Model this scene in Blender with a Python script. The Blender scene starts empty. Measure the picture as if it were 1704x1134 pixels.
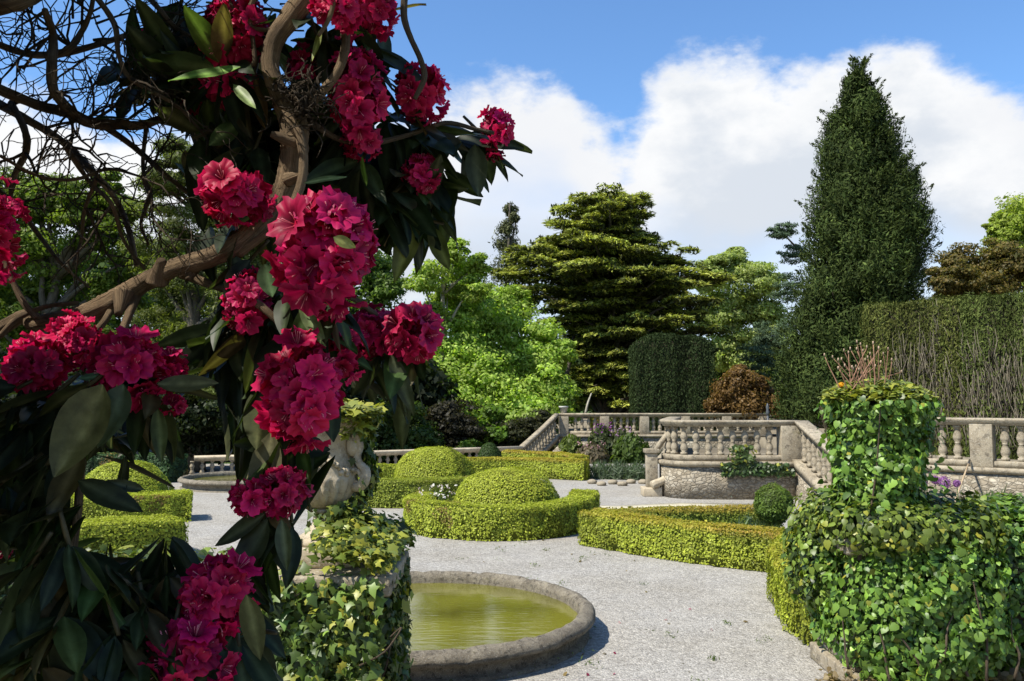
import bpy, bmesh, math
import numpy as np
from mathutils import Vector

R = math.radians
rng = np.random.default_rng(11)
scene = bpy.context.scene
COL = scene.collection

# ------------------------------------------------------------------ camera
CAM = np.array([0.0, 0.0, 2.2])
PITCH = math.atan((670 - 567) / 1400.0)
cd = bpy.data.cameras.new("camera")
cam = bpy.data.objects.new("camera", cd)
COL.objects.link(cam)
cam.location = CAM
cam.rotation_euler = (R(90) + PITCH, 0, 0)
cd.sensor_width = 36.0
cd.lens = 1400.0 / 1704.0 * 36.0
cd.clip_start = 0.05
cd.clip_end = 3000.0
scene.camera = cam

# ------------------------------------------------------------------ sun and sky
SUN_EL, SUN_AZ = R(53), R(240)            # azimuth clockwise from +Y
TOSUN = np.array([math.sin(SUN_AZ) * math.cos(SUN_EL), math.cos(SUN_AZ) * math.cos(SUN_EL), math.sin(SUN_EL)])
sd = bpy.data.lights.new("sun", 'SUN')
sd.energy = 4.9
sd.angle = R(0.5)
sd.color = (1.0, 0.94, 0.83)
so = bpy.data.objects.new("sun", sd)
COL.objects.link(so)
so.rotation_euler = Vector(TOSUN).to_track_quat('Z', 'Y').to_euler()
so.location = (-30, -25, 60)

scene.view_settings.view_transform = 'Standard'
scene.view_settings.look = 'None'
scene.view_settings.exposure = 0.62
scene.view_settings.gamma = 1.0
scene.cycles.max_bounces = 6
scene.cycles.diffuse_bounces = 3
scene.cycles.glossy_bounces = 2
scene.cycles.transmission_bounces = 3
scene.cycles.transparent_max_bounces = 4
scene.cycles.caustics_reflective = False
scene.cycles.caustics_refractive = False

W = bpy.data.worlds.new("World")
scene.world = W
W.use_nodes = True
nt = W.node_tree
nt.nodes.clear()


class NT:
    """small helper to write node trees"""
    def __init__(self, tree):
        self.t = tree

    def n(self, typ, ins=None, **kw):
        nd = self.t.nodes.new(typ)
        for k, v in kw.items():
            setattr(nd, k, v)
        for k, v in (ins or {}).items():
            self.set(nd, k, v)
        return nd

    def set(self, nd, k, v):
        s = nd.inputs[k]
        if isinstance(v, bpy.types.NodeSocket):
            self.t.links.new(v, s)
        elif isinstance(v, bpy.types.Node):
            self.t.links.new(v.outputs[0], s)
        else:
            if s.type == 'RGBA' and len(v) == 3:
                v = (*v, 1.0)
            s.default_value = v

    def math(self, op, a, b=0.0, c=0.0, clamp=False):
        nd = self.n('ShaderNodeMath', {0: a, 1: b, 2: c}, operation=op)
        nd.use_clamp = clamp
        return nd.outputs[0]

    def mix(self, f, a, b, blend='MIX'):
        nd = self.t.nodes.new('ShaderNodeMix')
        nd.data_type = 'RGBA'
        nd.blend_type = blend
        self.set(nd, 0, f)
        self.set(nd, 6, a)
        self.set(nd, 7, b)
        return nd.outputs[2]

    def ramp(self, f, stops):
        nd = self.n('ShaderNodeValToRGB', {0: f})
        el = nd.color_ramp.elements
        while len(el) < len(stops):
            el.new(0.5)
        for e, (p, c) in zip(el, stops):
            e.position = p
            e.color = (c, c, c, 1) if isinstance(c, (int, float)) else (*c, 1)
        return nd.outputs[0]

    def smooth(self, v, lo, hi):
        nd = self.n('ShaderNodeMapRange', {0: v, 1: lo, 2: hi, 3: 0.0, 4: 1.0})
        nd.interpolation_type = 'SMOOTHSTEP'
        return nd.outputs[0]


w = NT(nt)
sky = w.n('ShaderNodeTexSky')
sky.sky_type = 'NISHITA'
sky.sun_disc = False
sky.sun_elevation = SUN_EL
sky.sun_rotation = SUN_AZ
sky.air_density = 1.0
sky.dust_density = 0.6
sky.ozone_density = 2.0
tc = w.n('ShaderNodeTexCoord')
sep = w.n('ShaderNodeSeparateXYZ', {0: tc.outputs['Generated']})
X_, Y_, Z_ = sep.outputs
ay = w.math('MAXIMUM', w.math('ABSOLUTE', Y_), 0.06)
u = w.math('DIVIDE', X_, ay)
v = w.math('DIVIDE', Z_, ay)
un = w.math('MULTIPLY_ADD', u, 0.5, 0.5, clamp=True)          # u -1..1 -> 0..1
fc = w.n('ShaderNodeFloatCurve', {'Value': un})
cur = fc.mapping.curves[0]
edge = [(-200, 60), (0, 120), (120, 150), (250, 190), (420, 250), (600, 215), (690, 190), (760, 142), (850, 118), (935, 128), (985, 205),
        (1030, 222), (1085, 150), (1130, 98), (1220, 72), (1330, 92), (1440, 78), (1545, 52), (1630, 100), (1704, 118), (1900, 90)]
pts = [((px - 852) / 1400 * 0.5 + 0.5, (670 - py) / 1400) for px, py in edge]
cur.points[0].location = (0.0, 0.40)
cur.points[1].location = (1.0, 0.42)
for p in pts:
    if 0.01 < p[0] < 0.99:
        cur.points.new(*p)
fc.mapping.update()
mp = w.n('ShaderNodeMapping', {0: tc.outputs['Generated'], 3: (1.0, 1.0, 1.7)})
n1 = w.n('ShaderNodeTexNoise', {'Vector': mp.outputs[0], 'Scale': 5.5, 'Detail': 9.0, 'Roughness': 0.58})
n2 = w.n('ShaderNodeTexNoise', {'Vector': mp.outputs[0], 'Scale': 16.0, 'Detail': 8.0, 'Roughness': 0.6})
n3 = w.n('ShaderNodeTexNoise', {'Vector': mp.outputs[0], 'Scale': 3.2, 'Detail': 5.0, 'Roughness': 0.5})
d0 = w.math('SUBTRACT', fc.outputs[0], v)
d1 = w.math('MULTIPLY_ADD', w.math('SUBTRACT', n1.outputs[0], 0.5), 0.20, d0)
d2 = w.math('MULTIPLY_ADD', w.math('SUBTRACT', n2.outputs[0], 0.5), 0.11, d1)
dens = w.smooth(d2, -0.012, 0.045)
# wispy thinning low in the bank
thin = w.smooth(w.math('MULTIPLY_ADD', w.math('SUBTRACT', n3.outputs[0], 0.5), 0.5, d0), 0.13, 0.26)
dens = w.math('MULTIPLY', dens, w.math('MULTIPLY_ADD', thin, -0.32, 1.0))
# soft grey bellies, bright rims
belly = w.smooth(w.math('MULTIPLY_ADD', w.math('SUBTRACT', n1.outputs[0], 0.5), 0.35, d2), 0.03, 0.17)
ccol = w.mix(belly, (6.5, 6.55, 6.6), (4.7, 5.05, 5.55))
ccol = w.mix(w.smooth(n3.outputs[0], 0.42, 0.62), ccol, (5.9, 6.0, 6.2))
blue = w.mix(1.0, sky.outputs[0], (0.90, 1.20, 1.46), 'MULTIPLY')
skyc = w.mix(dens, blue, ccol)
bg = w.n('ShaderNodeBackground', {0: skyc, 1: 0.10})
out = w.n('ShaderNodeOutputWorld', {0: bg.outputs[0]})

# ------------------------------------------------------------------ pixel helpers (photo pixels, 1704 wide)
_F = np.array([0, math.cos(PITCH), math.sin(PITCH)])
_U = np.array([0, -math.sin(PITCH), math.cos(PITCH)])
_R = np.array([1.0, 0, 0])


def P(px, py, d):
    r = _F + _R * (px - 852) / 1400 - _U * (py - 567) / 1400
    return CAM + r * d / r[1]


def G(px, py, z=0.0):
    r = _F + _R * (px - 852) / 1400 - _U * (py - 567) / 1400
    return CAM + r * (z - CAM[2]) / r[2]


def nz(a):
    return a / np.maximum(np.linalg.norm(a, axis=-1, keepdims=True), 1e-9)


def uni(a, b, n=None):
    return rng.uniform(a, b, n)


# ------------------------------------------------------------------ mesh building
class MB:
    def __init__(self):
        self.v, self.f, self.c, self.n = [], [], [], 0

    def add(self, verts, faces, col=None):
        verts = np.asarray(verts, float).reshape(-1, 3)
        if not isinstance(faces, (list, tuple)) or (len(faces) and not isinstance(faces[0], np.ndarray)):
            groups = {}
            for f in (faces if not isinstance(faces, np.ndarray) else [faces]):
                if isinstance(f, np.ndarray) and f.ndim == 2:
                    groups.setdefault(f.shape[1], []).extend(f)
                else:
                    groups.setdefault(len(f), []).append(f)
            faces = [np.array(g, int) for g in groups.values()]
        for f in faces:
            self.f.append(f + self.n)
        self.v.append(verts)
        if col is None:
            col = np.ones((len(verts), 3)) * 0.5
        col = np.asarray(col, float)
        if col.ndim == 1:
            col = np.repeat(col[None], len(verts), 0)
        self.c.append(col)
        self.n += len(verts)

    def build(self, name, mat, parent=None, smooth=False, origin=None, bevel=0.0):
        V = np.concatenate(self.v)
        C = np.concatenate(self.c)
        if origin is None:
            origin = np.array(parent_world(parent)) if parent is not None else np.zeros(3)
            V = V - origin
            loc = None
        else:
            origin = np.asarray(origin, float)
            V = V - origin
            loc = origin - (np.array(parent_world(parent)) if parent is not None else 0)
        me = bpy.data.meshes.new(name)
        me.vertices.add(len(V))
        me.vertices.foreach_set('co', V.astype(np.float32).ravel())
        loops = np.concatenate([f.ravel() for f in self.f]).astype(np.int32)
        tot = np.concatenate([np.full(len(f), f.shape[1]) for f in self.f]).astype(np.int32)
        st = np.concatenate([[0], np.cumsum(tot)[:-1]]).astype(np.int32)
        me.loops.add(len(loops))
        me.loops.foreach_set('vertex_index', loops)
        me.polygons.add(len(tot))
        me.polygons.foreach_set('loop_start', st)
        me.polygons.foreach_set('loop_total', tot)
        if smooth:
            me.polygons.foreach_set('use_smooth', np.ones(len(tot), bool))
        me.update(calc_edges=True)
        a = me.attributes.new('lc', 'FLOAT_COLOR', 'POINT')
        a.data.foreach_set('color', np.concatenate([C, np.ones((len(C), 1))], 1).astype(np.float32).ravel())
        me.materials.append(mat)
        o = bpy.data.objects.new(name, me)
        COL.objects.link(o)
        if parent is not None:
            o.parent = parent
        if loc is not None:
            o.location = loc
        if bevel:
            b = o.modifiers.new('bevel', 'BEVEL')
            b.width = bevel
            b.segments = 2
            b.limit_method = 'ANGLE'
        return o


def parent_world(p):
    loc = Vector((0, 0, 0))
    while p is not None:
        loc = loc + p.location
        p = p.parent
    return loc


def thing(name, label, cat, loc=(0, 0, 0), group=None):
    o = bpy.data.objects.new(name, None)
    o.empty_display_size = 0.2
    COL.objects.link(o)
    o.location = loc
    return tag(o, label, cat, group)


def tag(o, label, cat, group=None):
    o['label'] = label
    o['category'] = cat
    if group:
        o['group'] = group
    return o


def kind(o, k):
    o['kind'] = k
    return o


def cat_rom(P_, n):
    P_ = np.asarray(P_, float)
    if len(P_) < 3:
        t = np.linspace(0, 1, n + 1)[:, None]
        return P_[0] * (1 - t) + P_[-1] * t
    A = np.vstack([2 * P_[0] - P_[1], P_, 2 * P_[-1] - P_[-2]])
    out = []
    for i in range(1, len(A) - 2):
        t = np.linspace(0, 1, n, endpoint=False)[:, None]
        p0, p1, p2, p3 = A[i - 1], A[i], A[i + 1], A[i + 2]
        out.append(0.5 * (2 * p1 + (p2 - p0) * t + (2 * p0 - 5 * p1 + 4 * p2 - p3) * t ** 2 + (3 * p1 - p0 - 3 * p2 + p3) * t ** 3))
    out.append(A[-2][None])
    return np.vstack(out)


def tube(mb, pts, rad, k=6, sub=4, rough=0.0, col=None, caps=True):
    pts = np.asarray(pts, float)
    rad = np.atleast_1d(np.asarray(rad, float))
    if len(rad) == 1:
        rad = np.repeat(rad, len(pts))
    if sub > 1:
        q = cat_rom(np.hstack([pts, rad[:, None]]), sub)
        pts, rad = q[:, :3], np.maximum(q[:, 3], 1e-4)
    m = len(pts)
    T = np.gradient(pts, axis=0)
    T = nz(T)
    a = np.array([0, 0, 1.0]) if abs(T[0][2]) < 0.9 else np.array([1.0, 0, 0])
    N = np.zeros_like(T)
    n0 = nz(np.cross(T[0], a))
    for i in range(m):
        n0 = nz(n0 - T[i] * np.dot(n0, T[i]))
        N[i] = n0
    B = np.cross(T, N)
    ang = np.arange(k) / k * 2 * math.pi
    rr = rad[:, None] * np.ones((m, k))
    if rough:
        ridge = rng.normal(0, 1, k)
        rr = rr * (1 + rough * (0.6 * ridge[None] + 0.6 * rng.normal(0, 1, (m, k))))
    V = pts[:, None] + rr[..., None] * (np.cos(ang)[None, :, None] * N[:, None] + np.sin(ang)[None, :, None] * B[:, None])
    i, j = np.meshgrid(np.arange(m - 1), np.arange(k), indexing='ij')
    j2 = (j + 1) % k
    F = np.stack([i * k + j, i * k + j2, (i + 1) * k + j2, (i + 1) * k + j], -1).reshape(-1, 4)
    fs = [F]
    if caps:
        fs.append(np.arange(k)[::-1][None])
        fs.append((np.arange(k) + (m - 1) * k)[None])
    ln = np.concatenate([[0], np.cumsum(np.linalg.norm(np.diff(pts, axis=0), axis=1))])
    if col is None:       # bark coordinates stored in the attribute: around, along
        c = np.stack([np.repeat(np.cos(ang)[None], m, 0), np.repeat(np.sin(ang)[None], m, 0), np.repeat(ln[:, None], k, 1)], -1).reshape(-1, 3)
    else:
        c = np.asarray(col)
    mb.add(V.reshape(-1, 3), fs, c)


def lathe(mb, prof, c, n=24, mod=None, col=None):
    prof = np.asarray(prof, float)
    m = len(prof)
    a = np.arange(n) / n * 2 * math.pi
    rr = prof[:, :1] * np.ones((m, n))
    if mod is not None:
        rr = mod(rr, prof[:, 1:2], a[None])
    V = np.stack([c[0] + rr * np.cos(a), c[1] + rr * np.sin(a), c[2] + prof[:, 1:2] * np.ones((m, n))], -1)
    i, j = np.meshgrid(np.arange(m - 1), np.arange(n), indexing='ij')
    j2 = (j + 1) % n
    F = np.stack([i * n + j, i * n + j2, (i + 1) * n + j2, (i + 1) * n + j], -1).reshape(-1, 4)
    mb.add(V.reshape(-1, 3), [F, np.arange(n)[::-1][None], (np.arange(n) + (m - 1) * n)[None]], col)


BOXF = np.array([(0, 3, 2, 1), (4, 5, 6, 7), (0, 1, 5, 4), (1, 2, 6, 5), (2, 3, 7, 6), (3, 0, 4, 7)])


def box(mb, lo, hi, rz=0.0, piv=None, col=None):
    (x0, y0, z0), (x1, y1, z1) = lo, hi
    V = np.array([(x0, y0, z0), (x1, y0, z0), (x1, y1, z0), (x0, y1, z0), (x0, y0, z1), (x1, y0, z1), (x1, y1, z1), (x0, y1, z1)], float)
    if rz:
        piv = np.array(piv if piv is not None else ((x0 + x1) / 2, (y0 + y1) / 2))
        c, s = math.cos(rz), math.sin(rz)
        d = V[:, :2] - piv
        V[:, :2] = np.stack([d[:, 0] * c - d[:, 1] * s, d[:, 0] * s + d[:, 1] * c], 1) + piv
    mb.add(V, [BOXF], col)


def sweep(mb, path, prof, closed=False, col=None):
    """sweep a closed cross-section (offset, z) along a 3-D path; offset is to the right of travel"""
    path = np.asarray(path, float)
    m = len(path)
    T = np.gradient(path[:, :2], axis=0)
    if closed:
        T = np.roll(path[:, :2], -1, 0) - np.roll(path[:, :2], 1, 0)
    T = nz(T)
    Nn = np.stack([T[:, 1], -T[:, 0]], 1)
    # mitre
    sc = np.ones(m)
    seg = nz(np.diff(path[:, :2], axis=0))
    for i in range(1, m - 1):
        cs = np.clip(np.dot(seg[i - 1], seg[i]), -1, 1)
        sc[i] = 1 / max(0.4, math.sqrt((1 + cs) / 2))
    prof = np.asarray(prof, float)
    k = len(prof)
    V = np.zeros((m, k, 3))
    V[:, :, :2] = path[:, None, :2] + (sc[:, None] * prof[None, :, 0])[..., None] * Nn[:, None]
    V[:, :, 2] = path[:, 2:3] + prof[None, :, 1]
    mi = m if closed else m - 1
    i, j = np.meshgrid(np.arange(mi), np.arange(k), indexing='ij')
    i2, j2 = (i + 1) % m, (j + 1) % k
    F = np.stack([i * k + j, i2 * k + j, i2 * k + j2, i * k + j2], -1).reshape(-1, 4)
    fs = [F]
    if not closed:
        fs += [np.arange(k)[None], (np.arange(k)[::-1] + (m - 1) * k)[None]]
    mb.add(V.reshape(-1, 3), fs, col)


# leaf templates: x along, y across, z off the blade
TM = {
    'diamond': (np.array([(-.5, 0, 0), (0, .5, .1), (.5, 0, 0), (0, -.5, .1)]), [np.array([(0, 3, 2, 1)])]),
    'oval': (np.array([(-.5, 0, 0), (-.22, .42, .06), (.15, .42, .06), (.5, 0, -.05), (.15, -.42, .06), (-.22, -.42, .06)]),
             [np.array([(0, 5, 4, 3), (0, 3, 2, 1)])]),
    'ivy': (np.array([(0, 0, .06), (-.36, 0, 0), (-.46, .26, -.03), (-.18, .30, 0), (-.05, .54, -.04), (.14, .25, .02), (.62, 0, -.10),
                      (.14, -.25, .02), (-.05, -.54, -.04), (-.18, -.30, 0), (-.46, -.26, -.03)]),
            [np.array([(0, i + 1, (i + 1) % 10 + 1) for i in range(10)])[:, [0, 2, 1]]]),
    'heart': (np.array([(0, 0, .05), (-.38, 0, 0), (-.46, .24, -.03), (-.2, .44, -.03), (.15, .34, 0), (.56, 0, -.08),
                        (.15, -.34, 0), (-.2, -.44, -.03), (-.46, -.24, -.03)]),
              [np.array([(0, i + 1, (i + 1) % 8 + 1) for i in range(8)])[:, [0, 2, 1]]]),
    'spray': (np.array([(-.5, 0, 0), (-.1, .3, .03), (.5, .04, -.03), (.5, -.04, -.03), (-.1, -.3, .03)]), [np.array([(0, 4, 3, 2, 1)])]),
}


def leaves(mb, pos, nrm, size, cols, tmpl='diamond', aspect=0.6, axis=None, jitter=0.5):
    """scatter one leaf polygon per point; axis = preferred direction of the leaf tip"""
    n = len(pos)
    if n == 0:
        return
    nrm = nz(np.asarray(nrm, float) + rng.normal(0, jitter * 0.6, (n, 3)))
    if axis is None:
        t = rng.normal(0, 1, (n, 3))
    else:
        t = np.asarray(axis, float) + rng.normal(0, jitter * 0.6, (n, 3))
    t = t - nrm * np.sum(t * nrm, 1, keepdims=True)
    t = nz(t)
    b = np.cross(nrm, t)
    tv, tf = TM[tmpl]
    k = len(tv)
    size = np.asarray(size, float) * np.ones(n)
    V = pos[:, None] + size[:, None, None] * (tv[None, :, :1] * t[:, None] + aspect * tv[None, :, 1:2] * b[:, None] + tv[None, :, 2:] * nrm[:, None])
    off = (np.arange(n) * k)[:, None, None]
    fs = [(f[None] + off).reshape(-1, f.shape[1]) for f in tf]
    cols = np.asarray(cols, float)
    if cols.ndim == 1:
        cols = np.repeat(cols[None], n, 0)
    mb.add(V.reshape(-1, 3), fs, np.repeat(cols, k, 0))


def tint(n, a, b, spread=0.18):
    """leaf colours between a and b with a little brightness scatter"""
    t = rng.random((n, 1))
    c = np.asarray(a) * (1 - t) + np.asarray(b) * t
    return np.clip(c * np.exp(rng.normal(0, spread, (n, 1))), 0.002, 0.9)


# cheap value noise for shapes
_ph = rng.uniform(0, 6.28, (24, 3))
_fr = rng.normal(0, 1, (24, 3))


def wob(p, f=1.0):
    p = np.asarray(p) * f
    s = np.zeros(p.shape[:-1])
    for i in range(8):
        s += np.sin(p @ _fr[i] * (1 + i * 0.35) + _ph[i, 0]) / (1 + i * 0.35)
    return s / 3.2


# ------------------------------------------------------------------ materials
def new_mat(name):
    m = bpy.data.materials.new(name)
    m.use_nodes = True
    m.node_tree.nodes.clear()
    return m, NT(m.node_tree)


def foliage(name, trans=0.3, rough=0.5, spec=0.3, tcol=(1.15, 1.3, 0.5)):
    m, t = new_mat(name)
    at = t.n('ShaderNodeAttribute', attribute_name='lc')
    pb = t.n('ShaderNodeBsdfPrincipled', {'Base Color': at.outputs[0], 'Roughness': rough, 'Specular IOR Level': spec})
    tl = t.n('ShaderNodeBsdfTranslucent', {0: t.mix(1.0, at.outputs[0], tcol, 'MULTIPLY')})
    mx = t.n('ShaderNodeMixShader', {0: trans, 1: pb.outputs[0], 2: tl.outputs[0]})
    t.n('ShaderNodeOutputMaterial', {0: mx.outputs[0]})
    return m


def plain_attr(name, rough=0.8, spec=0.2):
    m, t = new_mat(name)
    at = t.n('ShaderNodeAttribute', attribute_name='lc')
    no = t.n('ShaderNodeTexNoise', {'Scale': 9.0, 'Detail': 6.0, 'Roughness': 0.65})
    c = t.mix(1.0, at.outputs[0], t.ramp(no.outputs[0], [(0.3, 0.6), (0.7, 1.25)]), 'MULTIPLY')
    pb = t.n('ShaderNodeBsdfPrincipled', {'Base Color': c, 'Roughness': rough, 'Specular IOR Level': spec})
    t.n('ShaderNodeOutputMaterial', {0: pb.outputs[0]})
    return m


def mat_gravel():
    m, t = new_mat('gravel')
    tcn = t.n('ShaderNodeTexCoord')
    o = tcn.outputs['Object']
    vo = t.n('ShaderNodeTexVoronoi', {'Vector': o, 'Scale': 62.0, 'Randomness': 1.0})
    v2 = t.n('ShaderNodeTexVoronoi', {'Vector': o, 'Scale': 30.0, 'Randomness': 1.0})
    sp = t.n('ShaderNodeSeparateColor', {0: vo.outputs['Color']})
    s2 = t.n('ShaderNodeSeparateColor', {0: v2.outputs['Color']})
    val = t.math('MULTIPLY_ADD', s2.outputs[0], 0.35, t.math('MULTIPLY', sp.outputs[0], 0.65))
    c = t.ramp(val, [(0.05, (.18, .168, .148)), (0.35, (.275, .26, .233)), (0.65, (.34, .323, .29)), (0.95, (.48, .455, .405))])
    big = t.n('ShaderNodeTexNoise', {'Vector': o, 'Scale': 0.55, 'Detail': 7.0, 'Roughness': 0.62})
    c = t.mix(t.ramp(big.outputs[0], [(0.40, 0.0), (0.72, 0.75)]), c, t.mix(1.0, c, (0.80, 0.76, 0.68), 'MULTIPLY'))
    pal = t.n('ShaderNodeTexNoise', {'Vector': o, 'Scale': 1.3, 'Detail': 5.0, 'Roughness': 0.7})
    c = t.mix(t.ramp(pal.outputs[0], [(0.50, 0.0), (0.72, 0.45)]), c, (0.42, 0.395, 0.345))
    # scraps of moss, leaf litter
    ms = t.n('ShaderNodeTexNoise', {'Vector': o, 'Scale': 5.0, 'Detail': 8.0, 'Roughness': 0.75})
    c = t.mix(t.ramp(ms.outputs[0], [(0.66, 0.0), (0.74, 0.5)]), c, (0.16, 0.15, 0.08))
    bp = t.n('ShaderNodeBump', {'Strength': 0.7, 'Distance': 0.012, 'Height': t.math('SUBTRACT', 1.0, vo.outputs['Distance'])})
    b2 = t.n('ShaderNodeBump', {'Strength': 0.4, 'Distance': 0.08, 'Height': big.outputs[0], 'Normal': bp.outputs[0]})
    pb = t.n('ShaderNodeBsdfPrincipled', {'Base Color': c, 'Roughness': 0.9, 'Specular IOR Level': 0.15, 'Normal': b2.outputs[0]})
    t.n('ShaderNodeOutputMaterial', {0: pb.outputs[0]})
    return m


def mat_stone(name, a=(.30, .265, .20), b=(.50, .46, .37), dark=(.10, .095, .08), lich=0.5, sc=1.0, bump=0.5, moss=0.25):
    m, t = new_mat(name)
    tcn = t.n('ShaderNodeTexCoord')
    o = tcn.outputs['Object']
    n1 = t.n('ShaderNodeTexNoise', {'Vector': o, 'Scale': 3.0 * sc, 'Detail': 8.0, 'Roughness': 0.65})
    n2 = t.n('ShaderNodeTexNoise', {'Vector': o, 'Scale': 11.0 * sc, 'Detail': 8.0, 'Roughness': 0.72})
    n3 = t.n('ShaderNodeTexNoise', {'Vector': o, 'Scale': 55.0 * sc, 'Detail': 4.0, 'Roughness': 0.7})
    c = t.mix(t.ramp(n1.outputs[0], [(0.3, 0.0), (0.7, 1.0)]), a, b)
    c = t.mix(t.ramp(n2.outputs[0], [(0.50, 0.0), (0.66, lich)]), c, dark)
    c = t.mix(t.ramp(n3.outputs[0], [(0.56, 0.0), (0.70, 0.7)]), c, (.62, .59, .50))
    mo = t.n('ShaderNodeTexNoise', {'Vector': o, 'Scale': 6.0 * sc, 'Detail': 9.0, 'Roughness': 0.7})
    c = t.mix(t.ramp(mo.outputs[0], [(0.58, 0.0), (0.70, moss)]), c, (.16, .15, .06))
    h = t.math('MULTIPLY_ADD', n3.outputs[0], 0.5, n2.outputs[0])
    bp = t.n('ShaderNodeBump', {'Strength': bump, 'Distance': 0.02, 'Height': h})
    pb = t.n('ShaderNodeBsdfPrincipled', {'Base Color': c, 'Roughness': 0.88, 'Specular IOR Level': 0.2, 'Normal': bp.outputs[0]})
    t.n('ShaderNodeOutputMaterial', {0: pb.outputs[0]})
    return m


def mat_rubble():
    m, t = new_mat('rubble_masonry')
    tcn = t.n('ShaderNodeTexCoord')
    nv = t.n('ShaderNodeTexNoise', {'Vector': tcn.outputs['Object'], 'Scale': 4.0, 'Detail': 3.0})
    ad = t.n('ShaderNodeVectorMath', {0: tcn.outputs['Object'], 1: t.n('ShaderNodeVectorMath', {0: nv.outputs['Color'], 1: (.16, .16, .16)}, operation='MULTIPLY').outputs[0]}, operation='ADD')
    mpn = t.n('ShaderNodeMapping', {0: ad.outputs[0], 3: (5.0, 5.0, 8.5)})
    vo = t.n('ShaderNodeTexVoronoi', {'Vector': mpn.outputs[0], 'Scale': 1.7}, feature='F1')
    ve = t.n('ShaderNodeTexVoronoi', {'Vector': mpn.outputs[0], 'Scale': 1.7}, feature='DISTANCE_TO_EDGE')
    sp = t.n('ShaderNodeSeparateColor', {0: vo.outputs['Color']})
    c = t.ramp(sp.outputs[0], [(0.0, (.22, .185, .135)), (0.35, (.31, .265, .195)), (0.7, (.36, .315, .24)), (1.0, (.44, .395, .31))])
    n2 = t.n('ShaderNodeTexNoise', {'Vector': tcn.outputs['Object'], 'Scale': 14.0, 'Detail': 8.0, 'Roughness': 0.7})
    c = t.mix(t.ramp(n2.outputs[0], [(0.45, 0.0), (0.68, 0.7)]), c, (.15, .135, .11))
    c = t.mix(t.ramp(ve.outputs[0], [(0.0, 0.6), (0.09, 0.0)]), c, (.13, .11, .08))
    n1 = t.n('ShaderNodeTexNoise', {'Vector': tcn.outputs['Object'], 'Scale': 1.4, 'Detail': 6.0, 'Roughness': 0.6})
    c = t.mix(t.ramp(n1.outputs[0], [(0.5, 0.0), (0.75, 0.6)]), c, t.mix(1.0, c, (.62, .58, .5), 'MULTIPLY'))
    h = t.math('MULTIPLY_ADD', n2.outputs[0], 0.35, t.ramp(ve.outputs[0], [(0.0, 0.0), (0.16, 1.0)]))
    bp = t.n('ShaderNodeBump', {'Strength': 0.7, 'Distance': 0.03, 'Height': h})
    pb = t.n('ShaderNodeBsdfPrincipled', {'Base Color': c, 'Roughness': 0.9, 'Specular IOR Level': 0.15, 'Normal': bp.outputs[0]})
    t.n('ShaderNodeOutputMaterial', {0: pb.outputs[0]})
    return m


def mat_bark(name, a, b, c3, along=7.0, around=3.2):
    m, t = new_mat(name)
    at = t.n('ShaderNodeAttribute', attribute_name='lc')
    mpn = t.n('ShaderNodeMapping', {0: at.outputs['Vector'], 3: (around, around, along)})
    n1 = t.n('ShaderNodeTexNoise', {'Vector': mpn.outputs[0], 'Scale': 1.6, 'Detail': 8.0, 'Roughness': 0.7})
    tcn = t.n('ShaderNodeTexCoord')
    n2 = t.n('ShaderNodeTexNoise', {'Vector': tcn.outputs['Object'], 'Scale': 9.0, 'Detail': 6.0, 'Roughness': 0.6})
    c = t.mix(t.ramp(n1.outputs[0], [(0.35, 0.0), (0.65, 1.0)]), a, b)
    c = t.mix(t.ramp(n2.outputs[0], [(0.48, 0.0), (0.68, 0.8)]), c, c3)
    bp = t.n('ShaderNodeBump', {'Strength': 1.0, 'Distance': 0.012, 'Height': n1.outputs[0]})
    pb = t.n('ShaderNodeBsdfPrincipled', {'Base Color': c, 'Roughness': 0.9, 'Specular IOR Level': 0.2, 'Normal': bp.outputs[0]})
    t.n('ShaderNodeOutputMaterial', {0: pb.outputs[0]})
    return m


def mat_ground(name, a, b, sc=2.0):
    m, t = new_mat(name)
    tcn = t.n('ShaderNodeTexCoord')
    n1 = t.n('ShaderNodeTexNoise', {'Vector': tcn.outputs['Object'], 'Scale': sc, 'Detail': 9.0, 'Roughness': 0.7})
    c = t.mix(t.ramp(n1.outputs[0], [(0.35, 0.0), (0.65, 1.0)]), a, b)
    bp = t.n('ShaderNodeBump', {'Strength': 0.7, 'Distance': 0.05, 'Height': n1.outputs[0]})
    pb = t.n('ShaderNodeBsdfPrincipled', {'Base Color': c, 'Roughness': 0.95, 'Specular IOR Level': 0.1, 'Normal': bp.outputs[0]})
    t.n('ShaderNodeOutputMaterial', {0: pb.outputs[0]})
    return m


def mat_water():
    m, t = new_mat('pool_water')
    tcn = t.n('ShaderNodeTexCoord')
    mpn = t.n('ShaderNodeMapping', {0: tcn.outputs['Object'], 3: (1.6, 6.0, 1.0)})
    n1 = t.n('ShaderNodeTexNoise', {'Vector': mpn.outputs[0], 'Scale': 2.6, 'Detail': 4.0, 'Roughness': 0.5})
    n2 = t.n('ShaderNodeTexNoise', {'Vector': tcn.outputs['Object'], 'Scale': 1.1, 'Detail': 5.0})
    c = t.mix(t.ramp(n2.outputs[0], [(0.35, 0.0), (0.65, 1.0)]), (.08, .074, .010), (.16, .152, .02))
    bp = t.n('ShaderNodeBump', {'Strength': 0.09, 'Distance': 0.03, 'Height': n1.outputs[0]})
    pb = t.n('ShaderNodeBsdfPrincipled', {'Base Color': c, 'Roughness': 0.05, 'IOR': 1.5, 'Specular IOR Level': 0.9, 'Normal': bp.outputs[0]})
    t.n('ShaderNodeOutputMaterial', {0: pb.outputs[0]})
    return m


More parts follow.
